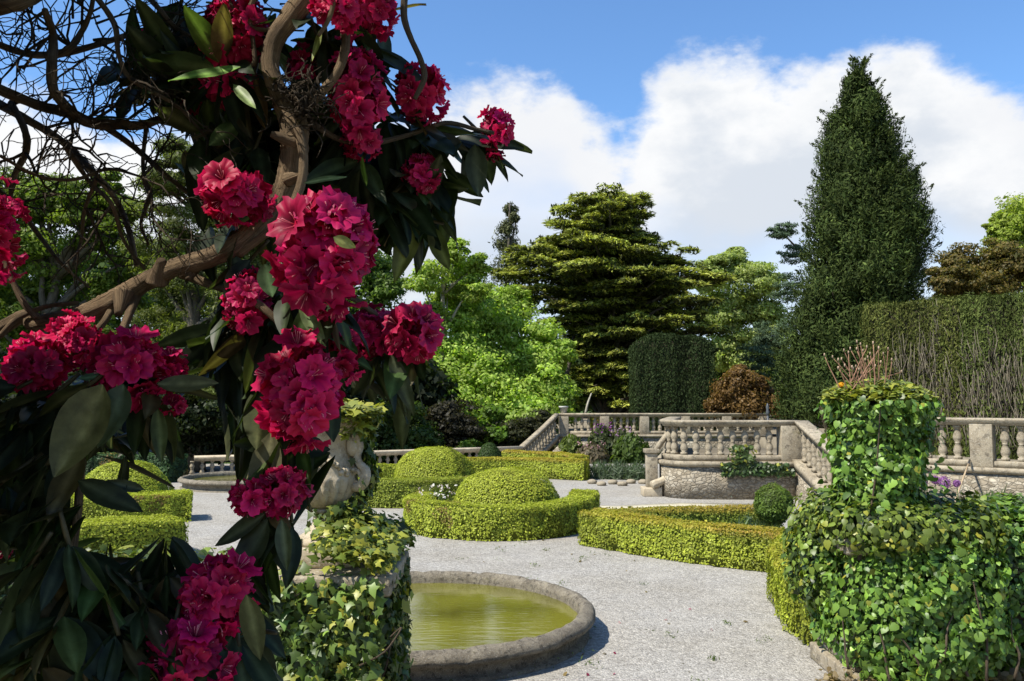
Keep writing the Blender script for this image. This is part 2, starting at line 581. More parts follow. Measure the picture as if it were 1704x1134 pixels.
def mat_rhodo_leaf():
    m, t = new_mat('rhododendron_leaf')
    at = t.n('ShaderNodeAttribute', attribute_name='lc')
    ge = t.n('ShaderNodeNewGeometry')
    under = t.mix(1.0, at.outputs[0], (1.7, 1.35, 1.25), 'MULTIPLY')
    c = t.mix(ge.outputs['Backfacing'], at.outputs[0], under)
    ro = t.math('MULTIPLY_ADD', ge.outputs['Backfacing'], 0.25, 0.46)
    tcn = t.n('ShaderNodeTexCoord')
    nn = t.n('ShaderNodeTexNoise', {'Vector': tcn.outputs['Object'], 'Scale': 38.0, 'Detail': 5.0, 'Roughness': 0.7})
    c = t.mix(1.0, c, t.ramp(nn.outputs[0], [(0.3, 0.55), (0.7, 1.4)]), 'MULTIPLY')
    c = t.mix(t.ramp(nn.outputs[0], [(0.68, 0.0), (0.76, 0.5)]), c, (.06, .045, .02))
    pb = t.n('ShaderNodeBsdfPrincipled', {'Base Color': c, 'Roughness': ro, 'Specular IOR Level': 0.22})
    tl = t.n('ShaderNodeBsdfTranslucent', {0: t.mix(1.0, at.outputs[0], (2.2, 2.4, 0.7), 'MULTIPLY')})
    mx = t.n('ShaderNodeMixShader', {0: 0.22, 1: pb.outputs[0], 2: tl.outputs[0]})
    t.n('ShaderNodeOutputMaterial', {0: mx.outputs[0]})
    return m


M = dict(
    gravel=mat_gravel(),
    stone=mat_stone('weathered_limestone', (.21, .172, .118), (.40, .345, .25), (.07, .06, .045), 0.8, 0.8, 0.7, 0.4),
    pale=mat_stone('pale_limestone', (.36, .295, .20), (.53, .455, .33), (.13, .10, .07), 0.65, 1.2, 0.35, 0.15),
    rim=mat_stone('pool_rim_stone', (.12, .10, .072), (.27, .235, .175), (.035, .03, .024), 0.95, 2.2, 1.0, 0.4),
    rubble=mat_rubble(),
    bark=mat_bark('rhododendron_bark', (.12, .08, .046), (.33, .235, .14), (.05, .034, .022), 5.0, 4.5),
    twig=mat_bark('twig_bark', (.075, .055, .038), (.15, .115, .075), (.05, .04, .03)),
    trunk=mat_bark('tree_bark', (.06, .05, .038), (.13, .11, .085), (.035, .04, .02), 3.0),
    birch=mat_bark('pale_bark', (.28, .26, .20), (.42, .39, .32), (.14, .13, .08), 4.0),
    lawn=mat_ground('lawn', (.045, .075, .018), (.075, .11, .03), 1.6),
    soil=mat_ground('soil', (.05, .036, .024), (.10, .075, .05), 5.0),
    field=mat_ground('field', (.05, .085, .02), (.08, .12, .035), 0.05),
    flag=mat_ground('flagstone', (.40, .36, .25), (.55, .50, .37), 3.0),
    water=mat_water(),
    leaf=foliage('leaf', 0.48, 0.5, 0.25, (1.3, 1.45, 0.5)),
    cedar=foliage('cedar_needle', 0.28, 0.6, 0.15, (1.2, 1.2, 0.5)),
    needle=foliage('needle', 0.15, 0.7, 0.08),
    box=foliage('box_leaf', 0.34, 0.5, 0.2),
    ivy=foliage('ivy_leaf', 0.26, 0.42, 0.4),
    petal=foliage('petal', 0.35, 0.5, 0.2, (1.25, 0.8, 0.9)),
    rhodo=mat_rhodo_leaf(),
    attr=plain_attr('plain', 0.85),
    wood=mat_bark('tool_wood', (.42, .31, .18), (.52, .40, .25), (.30, .21, .12)),
    metal=plain_attr('dark_metal', 0.5, 0.5),
)

# ------------------------------------------------------------------ ground
def sheet(name, x0, y0, x1, y1, z, mat, k='structure', nx=1, ny=1):
    mb = MB()
    xs, ys = np.linspace(x0, x1, nx + 1), np.linspace(y0, y1, ny + 1)
    gx, gy = np.meshgrid(xs, ys, indexing='ij')
    V = np.stack([gx, gy, np.full_like(gx, z)], -1).reshape(-1, 3)
    i, j = np.meshgrid(np.arange(nx), np.arange(ny), indexing='ij')
    a = i * (ny + 1) + j
    F = np.stack([a, a + ny + 1, a + ny + 2, a + 1], -1).reshape(-1, 4)
    mb.add(V, [F])
    return kind(mb.build(name, mat), k)


sheet('ground', -700, -300, 700, 1500, -0.06, M['field'])
sheet('gravel', -14, -4, 14.5, 30.5, 0.0, M['gravel'])
# upper terrace behind the retaining walls
mb = MB()
poly = np.array([(2.2, 33.3), (9.5, 33.3), (9.5, 25), (4.6, 25), (3.95, 20.3), (4.35, 19.75), (6.5, 19.75), (6.5, 19.6), (8.2, 19.6), (8.2, 18.65), (8.7, 18.45), (10.4, 17.1), (16, 12.6), (60, 12.6), (60, 90), (2.2, 90)])
zt = 0.86
k = len(poly)
V = np.vstack([np.c_[poly, np.full(k, -.05)], np.c_[poly, np.full(k, zt)]])
mb.add(V, [np.arange(k)[::-1][None], (np.arange(k) + k)[None], np.array([(i, (i + 1) % k, (i + 1) % k + k, i + k) for i in range(k)])])
kind(mb.build('terrace', mat_ground('terrace_gravel', (.13, .11, .08), (.22, .19, .14), 2.0)), 'structure')
# landing the photograph is taken from, with three steps down to the gravel
mb = MB()
box(mb, (-9, -4, 0.005), (9, 4.0, 0.6))
box(mb, (-0.5, 4.0, 0.005), (2.3, 4.35, 0.45))
box(mb, (-0.5, 4.35, 0.005), (2.3, 4.7, 0.3))
box(mb, (-0.5, 4.7, 0.005), (2.3, 5.05, 0.15))
kind(mb.build('landing_steps', M['stone'], bevel=0.01), 'structure')
# pale flagged margin beside the bastion
mb = MB()
sweep(mb, [(1.0, 18.1, .004), (2.2, 17.75, .004), (3.7, 18.3, .004), (5.6, 18.0, .004)], [(-.28, 0), (.28, 0), (.28, .012), (-.28, .012)])
kind(mb.build('stone_path', M['flag']), 'structure')

# ------------------------------------------------------------------ masonry
BAL_PROF = [(0.075, 0), (0.075, .07), (.055, .08), (.088, .14), (.094, .19), (.075, .27), (.045, .335), (.06, .35), (.06, .365), (.05, .375),
            (.082, .43), (.092, .48), (.078, .55), (.05, .62), (.042, .66), (.06, .675), (.06, .69), (.075, .70), (.075, .75)]


def baluster_mesh(h):
    mb = MB()
    s = h / 0.75
    sq = BAL_PROF

    def mod(rr, z, a):
        q = 1 / np.maximum(np.abs(np.cos(a)), np.abs(np.sin(a)))
        blk = ((z < .075 * s) | (z > .695 * s)).astype(float)
        return rr * (1 + blk * (np.minimum(q, 1.35) - 1))
    lathe(mb, [(r * s ** 0.5, z * s) for r, z in sq], (0, 0, 0), 16, mod)
    o = mb.build('baluster', M['stone'], smooth=False)
    me = o.data
    bpy.data.objects.remove(o)
    for p in me.polygons:
        p.use_smooth = True
    return me


def along(path, s):
    path = np.asarray(path, float)
    L = np.concatenate([[0], np.cumsum(np.linalg.norm(np.diff(path[:, :2], axis=0), axis=1))])
    return np.array([np.interp(s, L, path[:, i]) for i in range(3)]), L[-1]


def balustrade(label, path, h, spacing, piers=(), pier_w=0.34, skip=(), bh=None, rail_w=0.17, rail_range=None, group=None, mat='stone', plinth=0.13, pier_up=0.0):
    """path: xyz of the plinth's underside; piers: distances along the path"""
    path = np.asarray(path, float)
    o = thing('balustrade', label, 'balustrade', path[0], group)
    rail_h = 0.15
    bh = h - plinth - rail_h
    mb = MB()
    sweep(mb, path, [(-.15, 0), (.15, 0), (.15, plinth - .02), (.135, plinth), (-.135, plinth), (-.15, plinth - .02)])
    mb.build('plinth', M[mat], o)
    mb = MB()
    rp = path.copy()
    if rail_range is not None:
        _, L = along(path, 0)
        rp = np.array([along(path, s)[0] for s in np.linspace(rail_range[0] * L, rail_range[1] * L, 6)])
    z0 = h - rail_h
    sweep(mb, rp, [(-.11, z0), (.11, z0), (.12, z0 + .035), (rail_w, z0 + .06), (rail_w, z0 + .085), (rail_w + .015, z0 + .10), (rail_w + .015, z0 + .13), (rail_w - .02, h),
                   (-rail_w + .02, h), (-rail_w - .015, z0 + .13), (-rail_w - .015, z0 + .10), (-rail_w, z0 + .085), (-rail_w, z0 + .06), (-.12, z0 + .035)])
    mb.build('rail', M[mat], o)
    _, L = along(path, 0)
    for s in piers:
        p, _ = along(path, s)
        q, _ = along(path, min(s + .05, L))
        q0, _ = along(path, max(s - .05, 0))
        rz = math.atan2(q[1] - q0[1], q[0] - q0[0])
        mb = MB()
        box(mb, (p[0] - pier_w / 2, p[1] - .19, p[2] - .003), (p[0] + pier_w / 2, p[1] + .19, p[2] + h - rail_h + .028), rz, p[:2])
        mb.build('pier', M[mat], o, bevel=.012)
        if pier_up:
            mb = MB()
            box(mb, (p[0] - pier_w / 2 - .03, p[1] - .23, p[2] + h + .003), (p[0] + pier_w / 2 + .03, p[1] + .23, p[2] + h + pier_up), rz, p[:2])
            mb.build('pier_cap', M[mat], o, bevel=.02)
    me = baluster_mesh(bh)
    n = int(L / spacing)
    for i in range(n):
        s = (i + .5) * L / n
        if any(abs(s - q) < pier_w / 2 + .09 for q in piers) or i in skip:
            continue
        p, _ = along(path, s)
        b = bpy.data.objects.new('baluster', me)
        COL.objects.link(b)
        b.parent = o
        b.location = Vector(p + (0, 0, plinth)) - o.location
        q, _ = along(path, min(s + .05, L))
        b.rotation_euler = (0, 0, math.atan2(q[1] - p[1], q[0] - p[0]) + uni(-.06, .06))
    return o


def wall(label, path, h, thick=0.4, cornice=True, mat='rubble'):
    path = np.asarray(path, float)
    o = thing('retaining_wall', label, 'wall', path[0])
    mb = MB()
    t = thick / 2
    # subdivide for an uneven face
    sweep(mb, path, [(-t, -.05), (t, -.05), (t, h - .13), (-t, h - .13)])
    mb.build('masonry', M[mat], o)
    if cornice:
        mb = MB()
        sweep(mb, path, [(-t - .01, h - .127), (t + .02, h - .127), (t + .07, h - .085), (t + .07, h - .02), (t + .02, h - .003), (-t - .01, h - .003)])
        mb.build('cornice', M['stone'], o)
    return o


CZ = 0.86      # terrace and cornice level
RB = 0.93      # balustrade height
# bastion: rounded left corner, straight front (travel left to right, outer face on the right)
LB = [(4.75, 24.6), (4.15, 22.2), (3.78, 20.6), (3.75, 20.05), (3.9, 19.72), (4.25, 19.55), (5.2, 19.5), (6.62, 19.5)]
LBp = np.array([(x, y, 0) for x, y in LB])
LBc = cat_rom(LBp, 3)
wall('rubble retaining wall of the projecting bastion, with cornice and ivy patch', LBc, CZ)
LBt = LBc.copy()
LBt[:, 2] = CZ
_, LL = along(LBt, 0)
balustrade('stone balustrade curving round the corner of the bastion, weathered vase balusters', LBt, RB, 0.27, (LL - .24,), 0.46)
# stair parapet coming down from the bastion towards the viewer
SP = np.array([(6.62, 19.3, CZ), (6.72, 18.0, .40), (6.86, 16.6, -.10)])
mb = MB()
o = thing('stair_parapet', 'sloping stone stair parapet with balusters running down from the bastion beside the ivy urn', 'parapet', SP[0])
sp2 = cat_rom(SP, 4)
k = len(sp2)
V = []
for s_ in (-.17, .17):
    for p in sp2:
        V.append((p[0] + s_, p[1], -.05))
    for p in sp2:
        V.append((p[0] + s_, p[1], max(p[2] - .13, -.04)))
F = []
for i in range(k - 1):
    F += [(i, i + k, i + k + 1, i + 1), (2 * k + i, 2 * k + i + 1, 3 * k + i + 1, 3 * k + i), (k + i, 3 * k + i, 3 * k + i + 1, k + i + 1)]
F += [(0, 2 * k, 3 * k, k), (k - 1, 2 * k - 1, 4 * k - 1, 3 * k - 1)]
mb.add(V, F)
mb.build('masonry', M['rubble'], o)
mb = MB()
sweep(mb, sp2, [(-.24, -.127), (.24, -.127), (.24, .05), (-.24, .05)])
mb.build('string', M['stone'], o)
mb = MB()
sweep(mb, sp2 + (0, 0, RB), [(-.13, -.13), (.13, -.13), (.17, -.06), (.17, -.01), (.13, 0), (-.13, 0), (-.17, -.01), (-.17, -.06)])
mb.build('rail', M['stone'], o)
me = baluster_mesh(RB - .18)
for i in range(11):
    p, _ = along(sp2, .16 + i * .245)
    b = bpy.data.objects.new('baluster', me)
    COL.objects.link(b)
    b.parent = o
    b.location = Vector(p + (0, 0, .05)) - o.location
# steps of that stair
mb = MB()
for i in range(6):
    box(mb, (6.9, 19.45 - i * .42 - .42, -.02), (8.1, 19.45 - i * .42, CZ - i * .145 - .02))
o = mb.build('stone_steps', M['stone'], bevel=.01, origin=(7.5, 18.2, 0))
tag(o, 'flight of worn stone steps climbing to the terrace behind the ivy urn', 'steps')
# small stair end on the left of the bastion: scroll, pier and sloping rail
o = thing('stair_newel', 'stone newel pier and short sloping rail at the left foot of the bastion', 'newel', (3.45, 20.1, 0))
mb = MB()
a = G(1088, 826)
a = np.array([3.32, 20.2, 0])
box(mb, (a[0] - .13, a[1] - .13, 0.2), (a[0] + .13, a[1] + .13, 1.0))
box(mb, (a[0] - .17, a[1] - .17, 1.003), (a[0] + .17, a[1] + .17, 1.1))
mb.build('pier', M['stone'], o, bevel=.01)
mb = MB()
box(mb, (a[0] - .24, a[1] - .3, 0.0), (a[0] + .2, a[1] + .2, .2))
tube(mb, [(a[0] - .05, a[1] - .32, .27), (a[0] + .3, a[1] - .2, .42), (a[0] + .42, a[1] - .1, .75)], [.1, .09, .07], 8, 4)
mb.build('scroll', M['pale'], o, bevel=.015)
mb = MB()
tube(mb, [(a[0] + .1, a[1], 1.06), (a[0] + .45, a[1] + .1, 1.5)], [.07, .07], 6, 2)
mb.build('rail', M['stone'], o)
# far terrace wall and balustrade
FW = np.array([(1.85, 33.0, 0), (4.5, 33.0, 0), (7.0, 33.0, 0), (9.95, 33.0, 0)])
wall('far terrace retaining wall behind the flower bed, half covered in creepers', FW, CZ + .1)
FWt = FW + (0, 0, CZ + .1)
balustrade('long stone balustrade on the far terrace behind the parterre', FWt, 0.82, 0.25, (.17, 1.75, 3.3, 4.9, 6.5, 7.9), 0.36)
# far stair
FS = np.array([(0.35, 30.0, -.15), (0.95, 31.3, .30), (1.75, 32.85, CZ + .1)])
o = thing('stair_balustrade', 'far garden stair with sloping stone rail and balusters left of the far terrace', 'stair', FS[0])
fs2 = cat_rom(FS, 4)
for nm, off, w0, h0, mt in (('rail', .82, .10, .10, 'stone'), ('string', .02, .14, .18, 'stone')):
    mb = MB()
    sweep(mb, fs2 + (0, 0, off), [(-w0, -h0), (w0, -h0), (w0, 0), (-w0, 0)])
    mb.build(nm, M[mt], o)
mb = MB()
sweep(mb, fs2 + (.55, -.3, -.1), [(-.12, -1.2), (.12, -1.2), (.14, .1), (-.14, .1)])
mb.build('masonry', M['rubble'], o)
me = baluster_mesh(.68)
for i in range(11):
    p, _ = along(fs2, .2 + i * .27)
    b = bpy.data.objects.new('baluster', me)
    COL.objects.link(b)
    b.parent = o
    b.location = Vector(p + (0, 0, .02)) - o.location
# right wall
RW = np.array([(8.3, 18.55, 0), (8.9, 18.2, 0), (10.35, 17.0, 0), (12.4, 15.3, 0)])
wall('pale rubble retaining wall right of the ivy covered urn', RW, CZ + .02)
RWt = RW + (0, 0, CZ + .02)
balustrade('stone balustrade with one square pier on the right terrace wall', RWt, 1.0, 0.29, (.15, 1.78, 4.2), 0.42)
# low balustrade along the far left edge of the garden
LW = np.array([(-11.2, 24.0, 0), (-9.6, 24.3, 0), (-7.6, 25.0, 0), (-4, 27.3, 0), (0.3, 29.9, 0)])
balustrade('low pale balustrade at the wood edge, rail missing from its first balusters', LW, 0.66, 0.27, (3.9, 6.2, 9.2, 12.9), 0.36, (), rail_range=(.16, 1.0), mat='pale', plinth=.08)

# ------------------------------------------------------------------ fountain pools
def pool(label, c, Rr, zr, water_z):
    o = thing('fountain_pool', label, 'pool', (c[0], c[1], 0))
    n = 120
    a = np.arange(n) / n * 2 * math.pi
    prof = [(-.165, -.02), (-.165, zr - .06), (-.15, zr - .02), (-.12, zr + .008), (-.1, zr + .016), (-.03, zr - .012), (0, zr - .05), (-.005, zr - .085), (-.05, zr - .11), (-.10, zr - .125), (-.12, zr - .15), (-.12, .04), (-.06, .03), (-.06, -.02)]
    m = len(prof)
    pr = np.array(prof)
    rr = Rr + pr[:, :1] + 0 * a
    rr = rr + .005 * rng.normal(0, 1, rr.shape) * (pr[:, 1:] > zr - .1)
    zz = pr[:, 1:] + 0 * a + .004 * rng.normal(0, 1, rr.shape) * (pr[:, 1:] > zr - .1)
    # joints between the coping stones
    jt = np.zeros(n)
    for q in range(0, n, 8):
        jt[q] = 1
    zz -= .012 * jt * (pr[:, 1:] > zr - .07)
    V = np.stack([c[0] + rr * np.cos(a), c[1] + rr * np.sin(a), zz], -1)
    i, j = np.meshgrid(np.arange(m - 1), np.arange(n), indexing='ij')
    j2 = (j + 1) % n
    F = np.stack([i * n + j, (i + 1) * n + j, (i + 1) * n + j2, i * n + j2], -1).reshape(-1, 4)[:, ::-1]
    mb = MB()
    mb.add(V.reshape(-1, 3), [F])
    mb.build('rim', M['rim'], o, smooth=True)
    mb = MB()
    ring = np.stack([c[0] + (Rr - .15) * np.cos(a), c[1] + (Rr - .15) * np.sin(a), np.full(n, water_z)], -1)
    mb.add(ring, [np.arange(n)[None]])
    w_ = mb.build('water', M['water'], o)
    return o


pool('round stone pool of olive green water, mossy rolled rim', (-0.86, 8.28), 1.66, 0.255, 0.145)
pool('far round pool with pale rim, seen under the rhododendron leaves', (-7.0, 22.4), 1.7, 0.27, 0.17)

# ------------------------------------------------------------------ box hedges
BOXA, BOXB = (.27, .32, .033), (.40, .44, .052)
BOXD = (.075, .115, .016)
GOLD = (.42, .27, .045)


def hedge(label, path, width, height, gold=0.0, dens=3000, size=0.034, ca=BOXA, cb=BOXB, name='box_hedge', cat='hedge', group='clipped box hedges of the parterre', top=None, z0=0.0, round_=0.06, stripes=0.0):
    path = np.asarray([(p[0], p[1], z0) for p in path], float)
    pc = cat_rom(path, 8) if len(path) > 2 else cat_rom(path, 12)
    pc[:, :2] += 0.02 * rng.normal(0, 1, (len(pc), 2))
    o = thing(name, label, cat, pc[len(pc) // 2], group)
    hw = width / 2
    ins = .03
    prof = [(-hw + ins, -.01), (hw - ins, -.01), (hw - ins, height - round_ - ins), (hw - round_ - ins, height - ins), (-hw + round_ + ins, height - ins), (-hw + ins, height - round_ - ins)]
    mb = MB()
    sweep(mb, pc, prof, col=np.array(ca) * .35)
    mb.build('twigs', M['attr'], o)
    # surface samples
    seg = np.linalg.norm(np.diff(pc[:, :2], axis=0), axis=1)
    L = np.concatenate([[0], np.cumsum(seg)])
    per = 2 * height + width
    n = int(dens * L[-1] * per)
    s = uni(0, L[-1], n)
    q = uni(0, per, n)
    p = np.stack([np.interp(s, L, pc[:, i]) for i in range(3)], 1)
    e = 0.02
    T = np.stack([np.interp(np.minimum(s + e, L[-1]), L, pc[:, i]) - np.interp(np.maximum(s - e, 0), L, pc[:, i]) for i in range(2)], 1)
    # smooth the heading
    T2 = np.stack([np.interp(np.minimum(s + .3, L[-1]), L, pc[:, i]) - np.interp(np.maximum(s - .3, 0), L, pc[:, i]) for i in range(2)], 1)
    T = nz(T + T2)
    Nn = np.stack([T[:, 1], -T[:, 0]], 1)
    off = np.zeros(n)
    zz = np.zeros(n)
    nl = np.zeros((n, 3))
    a = q < height
    b = (q >= height) & (q < height + width)
    c = q >= height + width
    off[a], zz[a] = hw, q[a]
    off[b], zz[b] = hw - (q[b] - height), height
    off[c], zz[c] = -hw, q[c] - height - width
    nl[a, :2] = Nn[a]
    nl[b, 2] = 1
    nl[c, :2] = -Nn[c]
    # round the shoulders
    k = (zz > height - round_) & ~b
    zz[k] -= 0.0
    edge_ = b & (np.abs(off) > hw - round_)
    zz[edge_] -= (np.abs(off[edge_]) - hw + round_) ** 2 / round_ * .8
    pos = np.c_[p[:, :2] + off[:, None] * Nn, p[:, 2] + zz]
    # the two ends
    ne = int(dens * width * height)
    for endi, sg in ((0, -1), (-1, 1)):
        pe = pc[endi]
        Te = nz(pc[1, :2] - pc[0, :2]) if endi == 0 else nz(pc[-1, :2] - pc[-2, :2])
        Te = Te * sg
        Ne = np.array([Te[1], -Te[0]])
        oo = uni(-hw, hw, ne)
        pos = np.vstack([pos, np.c_[pe[:2] + oo[:, None] * Ne + Te * .02, pe[2] + uni(0, height, ne)]])
        nl = np.vstack([nl, np.repeat(np.array([[Te[0], Te[1], 0]]), ne, 0)])
    bump = wob(pos, 2.1) * .035 + wob(pos, 7.0) * .016
    pos = pos + nl * (bump + rng.normal(0, .011, len(pos)))[:, None]
    pos[:, 2] = np.maximum(pos[:, 2], z0 + .02)
    m = len(pos)
    cl = tint(m, ca, cb, .22)
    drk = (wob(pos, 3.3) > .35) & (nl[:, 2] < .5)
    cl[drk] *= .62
    brn = (wob(pos + 7.0, 1.6) > .62) & (rng.random(m) < .6)
    cl[brn] = tint(brn.sum(), (.16, .11, .035), (.26, .19, .06), .2)
    thin_ = (pos[:, 2] - z0 < .10) & (rng.random(m) < .55)
    pos, nl, cl = pos[~thin_], nl[~thin_], cl[~thin_]
    m = len(pos)
    if gold:
        g = (np.clip((pos[:, 2] - z0 - height + .10) / .09, 0, 1) * gold * (0.85 + .4 * wob(pos, 1.3)))[:, None] * uni(.4, 1, (m, 1))
        g = np.clip(g, 0, 1)
        cl = cl * (1 - g) + np.array(GOLD if top is None else top) * g * np.exp(rng.normal(0, .15, (m, 1)))
    mb = MB()
    leaves(mb, pos, nl + np.array([0, 0, .3]), size * np.exp(rng.normal(0, .25, m)), cl, 'diamond', .65, None, .48)
    mb.build('foliage', M['box'], o)
    return o


def dome(label, c, r, h, gold=0.0, dens=3000, size=.034, ca=BOXA, cb=BOXB, name='box_dome', cat='topiary', group='clipped domes of the parterre', pw=1.35, z0=0.0, top=None, ball=False, ry=None):
    o = thing(name, label, cat, (c[0], c[1], z0), group)
    ry = ry or r
    n = int(dens * (2 * math.pi * r * h * 1.2 + 1))
    d = nz(rng.normal(0, 1, (n, 3)))
    if not ball:
        d[:, 2] = np.abs(d[:, 2])
        f = (np.abs(d[:, 0]) ** (2 * pw) + np.abs(d[:, 1]) ** (2 * pw) + np.abs(d[:, 2]) ** (2 * pw)) ** (-1 / (2 * pw))
        hr = np.hypot(d[:, 0], d[:, 1])
        f = (hr ** (2 * pw) + d[:, 2] ** (2 * pw)) ** (-1 / (2 * pw))
        pos = d * f[:, None] * np.array([r, ry, h])
    else:
        pos = d * np.array([r, ry, h / 2]) + np.array([0, 0, h / 2])
    nl = nz(d / np.array([r, ry, h]))
    pos = pos + np.array([c[0], c[1], z0])
    pos = pos + nl * (wob(pos, 2.6) * .035 + wob(pos, 8) * .018 + rng.normal(0, .012, n))[:, None]
    cl = tint(n, ca, cb, .22)
    drk = (wob(pos, 3.3) > .35)
    cl[drk] *= .66
    if gold:
        g = np.clip(gold * (.4 + .9 * wob(pos, 1.1)) * np.clip(nl[:, 2] + .2, 0, 1), 0, 1)[:, None] * uni(.3, 1, (n, 1))
        cl = cl * (1 - g) + np.array(GOLD if top is None else top) * g
    # inner twigs
    mb = MB()
    a = np.linspace(0, math.pi / 2, 7)
    if ball:
        lathe(mb, [((r - .03) * math.sin(t), h / 2 - (h / 2 - .03) * math.cos(t)) for t in np.linspace(.1, math.pi - .1, 9)], (c[0], c[1], z0), 20, col=np.array(ca) * .3)
    else:
        pr = []
        for t in a[::-1]:
            ct, st = math.sin(t), math.cos(t)
            f = (ct ** (2 * pw) + st ** (2 * pw)) ** (-1 / (2 * pw))
            pr.append(((r - .04) * ct * f + .001, (h - .04) * st * f))
        lathe(mb, pr, (c[0], c[1], z0), 22, (lambda rr, z, a_: rr), np.array(ca) * .3)
        if ry != r:
            v_ = mb.v[0]
            v_[:, 1] = c[1] + (v_[:, 1] - c[1]) * ry / r
    mb.build('twigs', M['attr'], o)
    mb = MB()
    leaves(mb, pos, nl + np.array([0, 0, .25]), size * np.exp(rng.normal(0, .25, n)), cl, 'diamond', .65, None, .48)
    mb.build('foliage', M['box'], o)
    return o


# middle group
hedge('box hedge curving round the larger middle dome, white flowers inside its left end', [(-1.55, 15.9), (-1.66, 15.0), (-1.25, 14.2), (-.3, 13.78), (.65, 14.15), (1.2, 15.1), (1.42, 16.4)], .5, .52, .12)
dome('wide clipped box dome ringed by the curved middle hedge', (-.10, 15.7), 1.0, .96, .25, ry=.9)
hedge('box hedge in shade behind the left urn, below the second dome', [(-4.6, 18.6), (-3.2, 18.1), (-1.9, 18.0), (-.8, 18.5), (-.1, 19.6)], .6, .58, .1, ca=(.19, .24, .03), cb=(.30, .34, .045))  # leaf colours darkened to stand for the shade on this hedge
dome('clipped box dome half hidden behind the ringed middle dome', (-1.85, 20.2), .98, 1.12, .15, ry=.9)
hedge('far box hedge with golden top running to a point by the lavender bed', [(-2.2, 25.0), (0.2, 25.2), (1.3, 24.6), (2.12, 24.15)], .55, .56, .75, 2200, .042)
hedge('far box hedge arm with ochre tips, behind the golden hedge', [(2.0, 24.5), (1.2, 26.2), (-.2, 27.2)], .5, .66, .85, 2000, .045)
hedge('low straight box hedge at the back below the low balustrade', [(-6.2, 22.2), (-4.2, 22.9), (-1.6, 23.6)], .55, .5, .1, 2000, .042)
dome('small dark clipped ball between the far hedges', (-.7, 26.0), .42, .95, 0, ca=(.04, .07, .018), cb=(.06, .10, .025), pw=1.0)
# right wedge
hedge('near golden topped box hedge right of the pool, front arm of a wedge', [(1.22, 13.35), (2.2, 12.2), (3.0, 11.55), (3.75, 11.05)], .44, .52, .95, 3600, .034, cb=(.38, .41, .05))
hedge('back arm of the golden topped wedge hedge, ending at the clipped ball', [(1.35, 13.6), (2.6, 13.75), (4.3, 13.9)], .42, .5, .9, 3200, .034, ca=(.15, .21, .03), cb=(.25, .30, .045))
dome('clipped box ball on short stem behind the wedge hedge', (3.92, 12.75), .27, .58, .1, ca=(.07, .12, .02), cb=(.13, .2, .03), ball=True, z0=.4)
hedge('lime green box hedge squeezed between the ivy pedestal and the gravel', [(3.75, 10.9), (3.22, 9.7), (2.92, 8.4), (2.95, 7.7)], .5, .56, .35, 3600, .034, cb=(.40, .43, .05))
# left group
hedge('bright box hedge block with rounded end at the left, nearest the wing wall', [(-7.2, 11.2), (-6.0, 11.8), (-4.95, 12.55)], .85, .52, .1, cb=(.38, .41, .05))
hedge('second left box hedge, behind the nearest block and below the left dome', [(-9.5, 15.8), (-7.6, 15.6), (-6.15, 16.2)], .9, .5, .1)
dome('left clipped box dome with pointed top seen beneath rhododendron leaves', (-7.75, 17.0), .95, 1.02, .1, pw=1.05)
hedge('left box hedge low in front of the wing wall, mostly behind leaves', [(-8.5, 9.6), (-6.6, 10.0), (-5.5, 10.4)], .6, .5, .1)
hedge('dark laurel hedge clipped flat along the wood edge at far left', [(-12.6, 24.2), (-11.2, 24.2), (-9.3, 23.6)], .7, .74, 0, 900, .085, ca=(.025, .055, .018), cb=(.06, .11, .04), name='laurel_hedge', group='clipped evergreen hedges')

# ------------------------------------------------------------------ trees
def limb_path(a, b, bend=.12, n=4):
    a, b = np.asarray(a, float), np.asarray(b, float)
    L = np.linalg.norm(b - a)
    t = np.linspace(0, 1, n + 1)[:, None]
    p = a * (1 - t) + b * t
    p[1:-1] += rng.normal(0, bend * L / 3, (n - 1, 3))
    return p


